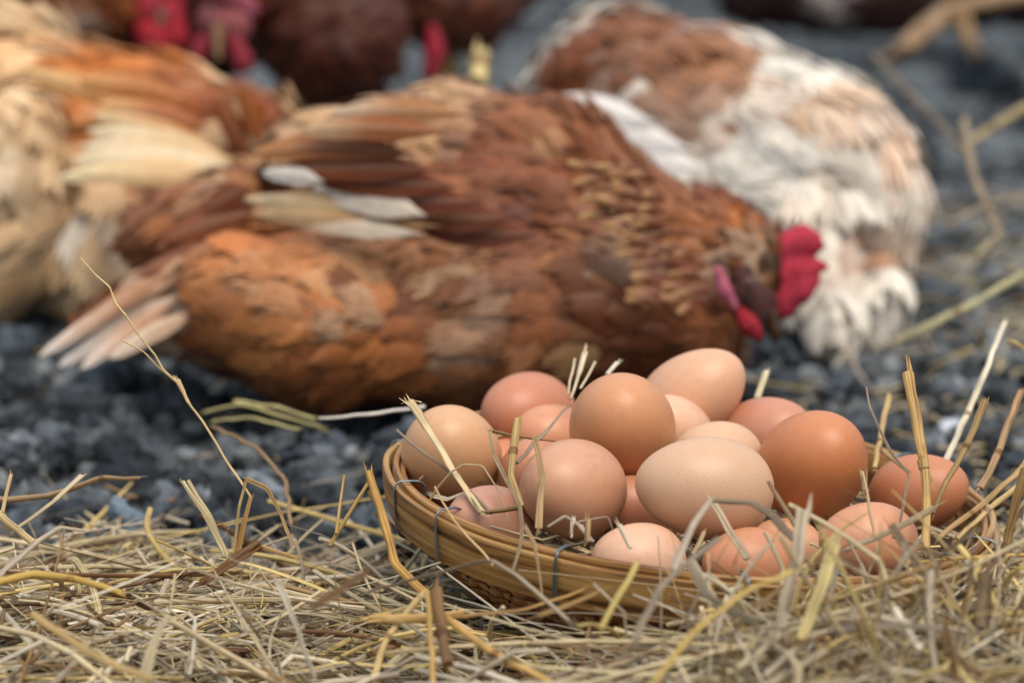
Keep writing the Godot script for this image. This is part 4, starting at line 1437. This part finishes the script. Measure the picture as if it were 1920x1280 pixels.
	stalk([1740, 1030, 1800, 1150, 1860, 1230], 0.86, 0.84, 12, 12, 0.60, 0.52, 0.38, "straw falling across the lower right straw heap")
	# in front of the basket, left of centre
	stalk([688, 1112, 780, 1085, 918, 1050, 965, 1078, 1065, 1165], 0.895, 0.855, 10, 15, 0.60, 0.56, 0.48, "grey flat straw bent to a peak in front of the basket", 0.35)
	stalk([870, 1155, 980, 1142, 1096, 1102], 0.87, 0.878, 16, 9, 0.62, 0.47, 0.22, "ochre straw blade lying under the basket front", 0.3)
	stalk([1008, 1152, 1070, 1130, 1132, 1105], 0.868, 0.872, 18, 12, 0.56, 0.44, 0.24, "shorter brown blade beside the ochre one under the basket", 0.35)
	stalk([818, 1105, 828, 1180, 840, 1245], 0.865, 0.84, 25, 22, 0.48, 0.36, 0.20, "thick brown straw stub standing in front of the basket")
	stalk([800, 1108, 806, 1190, 812, 1285], 0.86, 0.83, 10, 12, 0.74, 0.60, 0.32, "narrow golden straw beside the thick brown stub")
	stalk([795, 1112, 725, 1195, 698, 1275], 0.905, 0.86, 14, 12, 0.76, 0.66, 0.42, "pale golden straw running down left from the basket foot")
	stalk([838, 1160, 915, 1218, 1045, 1285], 0.858, 0.835, 16, 15, 0.74, 0.60, 0.32, "golden straw running down right from the thick brown stub")
	stalk([1195, 1055, 1155, 1125, 1128, 1178], 0.845, 0.83, 12, 12, 0.72, 0.66, 0.36, "blurred yellow green straw in front of the basket middle", 0.5)
	stalk([700, 1158, 780, 1160, 870, 1150], 0.885, 0.88, 18, 16, 0.78, 0.64, 0.36, "broad golden straw lying level left of the ochre blade", 0.5)
	# left side
	stalk([150, 483, 178, 515, 205, 538, 214, 566, 235, 592, 262, 632, 290, 665, 306, 694, 335, 720, 350, 752, 380, 790, 425, 866, 470, 932], 0.99, 0.985, 3, 5, 0.84, 0.75, 0.54, "tall thin seed stalk with a fine branch rising over the dark soil", 0.9, [[[230, 638, 270, 660, 298, 690, 330, 716], 0.99, 0.989, 3, 4], [[332, 712, 345, 738, 360, 766], 0.988, 0.987, 11, 4], [[205, 538, 222, 578, 236, 590], 0.99, 0.99, 2, 3]], "seed_stalk")
	stalk([470, 932, 456, 985, 444, 1034], 0.985, 0.98, 8, 13, 0.62, 0.48, 0.24, "brown sheath at the foot of the tall seed stalk", 0.4)
	stalk([462, 898, 500, 915, 524, 958, 550, 1022], 0.985, 0.98, 9, 6, 0.66, 0.56, 0.36, "arched leaf beside the foot of the tall seed stalk", 0.3, [[[462, 898, 448, 950, 438, 1035], 0.985, 0.978, 6, 5]])
	stalk([342, 902, 385, 965, 424, 1042], 0.985, 0.975, 8, 15, 0.72, 0.68, 0.52, "forked pale straw left of the tall seed stalk", 0.5, [[[352, 900, 395, 968, 412, 1010], 0.986, 0.978, 7, 8]])
	stalk([488, 1020, 432, 1056, 374, 1092], 0.96, 0.955, 24, 12, 0.46, 0.32, 0.16, "dark brown dry blade on the straw below the seed stalk", 0.15)
	stalk([430, 1052, 480, 1024, 560, 1048], 0.965, 0.955, 15, 10, 0.72, 0.58, 0.34, "folded tan straw behind the dark brown blade", 0.4)
	stalk([-10, 936, 90, 930, 190, 895, 262, 896], 1.02, 1.03, 14, 10, 0.60, 0.50, 0.36, "tan straw lying along the top of the left straw bed")
	stalk([152, 892, 100, 940, 28, 992], 1.0, 0.985, 11, 8, 0.76, 0.72, 0.58, "pale straw slanting up left of the pointed soil clod")
	stalk([-8, 1092, 60, 1076, 140, 1085, 228, 1112], 0.90, 0.905, 20, 13, 0.80, 0.68, 0.32, "bright yellow straw curving along the left straw bed")
	stalk([-8, 1082, 70, 1012, 112, 986, 162, 994], 0.93, 0.945, 16, 9, 0.68, 0.65, 0.57, "grey pale arched straw at the left edge", 0.4)
	stalk([-6, 960, 40, 1000, 62, 1018], 0.96, 0.95, 14, 14, 0.74, 0.66, 0.46, "short pale straw pointing down at the left edge")
	stalk([20, 890, 4, 960], 1.0, 0.99, 8, 8, 0.74, 0.66, 0.46, "upright straw tip at the far left edge")
	stalk([692, 1072, 650, 1102, 590, 1140], 0.78, 0.775, 20, 26, 0.42, 0.31, 0.18, "blurred dark brown blade hanging over the straw left of centre", 0.2)
	stalk([308, 1165, 285, 1220, 262, 1290], 0.83, 0.81, 18, 26, 0.70, 0.66, 0.52, "blurred pale blade in the left foreground", 0.25)
	stalk([60, 1150, 160, 1220, 280, 1275], 0.83, 0.80, 16, 18, 0.66, 0.56, 0.34, "blurred tan straw crossing the lower left corner", 0.5)
	stalk([520, 1090, 560, 1180, 590, 1270], 0.88, 0.85, 13, 9, 0.74, 0.72, 0.64, "pale straw pointing down at the bottom left of centre", 0.4)
	# on the soil
	stalk([388, 772, 450, 758, 520, 778, 602, 802], 1.25, 1.22, 13, 14, 0.70, 0.68, 0.44, "greenish yellow straws lying on the soil below the brown hen", 0.5, [[[400, 790, 470, 782, 560, 805], 1.24, 1.21, 10, 10], [[440, 752, 520, 762, 590, 785], 1.26, 1.23, 9, 10]], "straw_wisp")
	stalk([398, 800, 480, 838, 536, 900, 546, 985], 1.16, 1.05, 8, 8, 0.58, 0.47, 0.30, "curved tan straw on the dark soil behind the seed stalk")
	stalk([598, 784, 700, 776, 796, 762], 1.14, 1.12, 6, 9, 0.84, 0.83, 0.80, "white thin straw lying level left of the leftmost egg")
	stalk([1924, 512, 1812, 578, 1680, 640], 1.42, 1.42, 15, 17, 0.70, 0.70, 0.52, "long pale green straw on the soil right of the white hen")
	stalk([1640, 105, 1720, 190, 1792, 262], 1.95, 1.8, 14, 16, 0.46, 0.42, 0.34, "dim straw on the soil behind the white hen's back")
	stalk([1808, 225, 1826, 330, 1872, 432], 1.75, 1.6, 16, 14, 0.60, 0.54, 0.42, "bent tan straw on the soil at right beside the white hen")
	stalk([1925, 200, 1860, 240, 1800, 280], 1.85, 1.8, 22, 16, 0.64, 0.58, 0.40, "broad tan straw at the right edge behind the white hen")
	stalk([1876, 434, 1830, 480], 1.6, 1.55, 13, 12, 0.66, 0.62, 0.46, "short pale straw on the soil below the bent tan one")
	stalk([1925, 360, 1850, 385, 1780, 420], 1.62, 1.58, 12, 12, 0.58, 0.54, 0.46, "grey straw lying on the soil at the right edge")
	stalk([1690, 95, 1745, 45, 1800, 12, 1930, -14], 2.9, 3.1, 46, 60, 0.62, 0.50, 0.34, "thick blurred tan stalk in the top right corner", 0.6, [[[1795, 18, 1815, 62, 1822, 85], 2.95, 2.95, 38, 30]], "dry_stalk")
	stalk([902, 100, 896, 152], 1.75, 1.72, 36, 34, 0.78, 0.72, 0.46, "blurred yellow straw stub behind the brown hen's back", 0.7)
	stalk([1895, 640, 1925, 655, 1930, 690], 1.15, 1.12, 10, 8, 0.66, 0.56, 0.34, "curled tan straw at the right edge above the eggs")
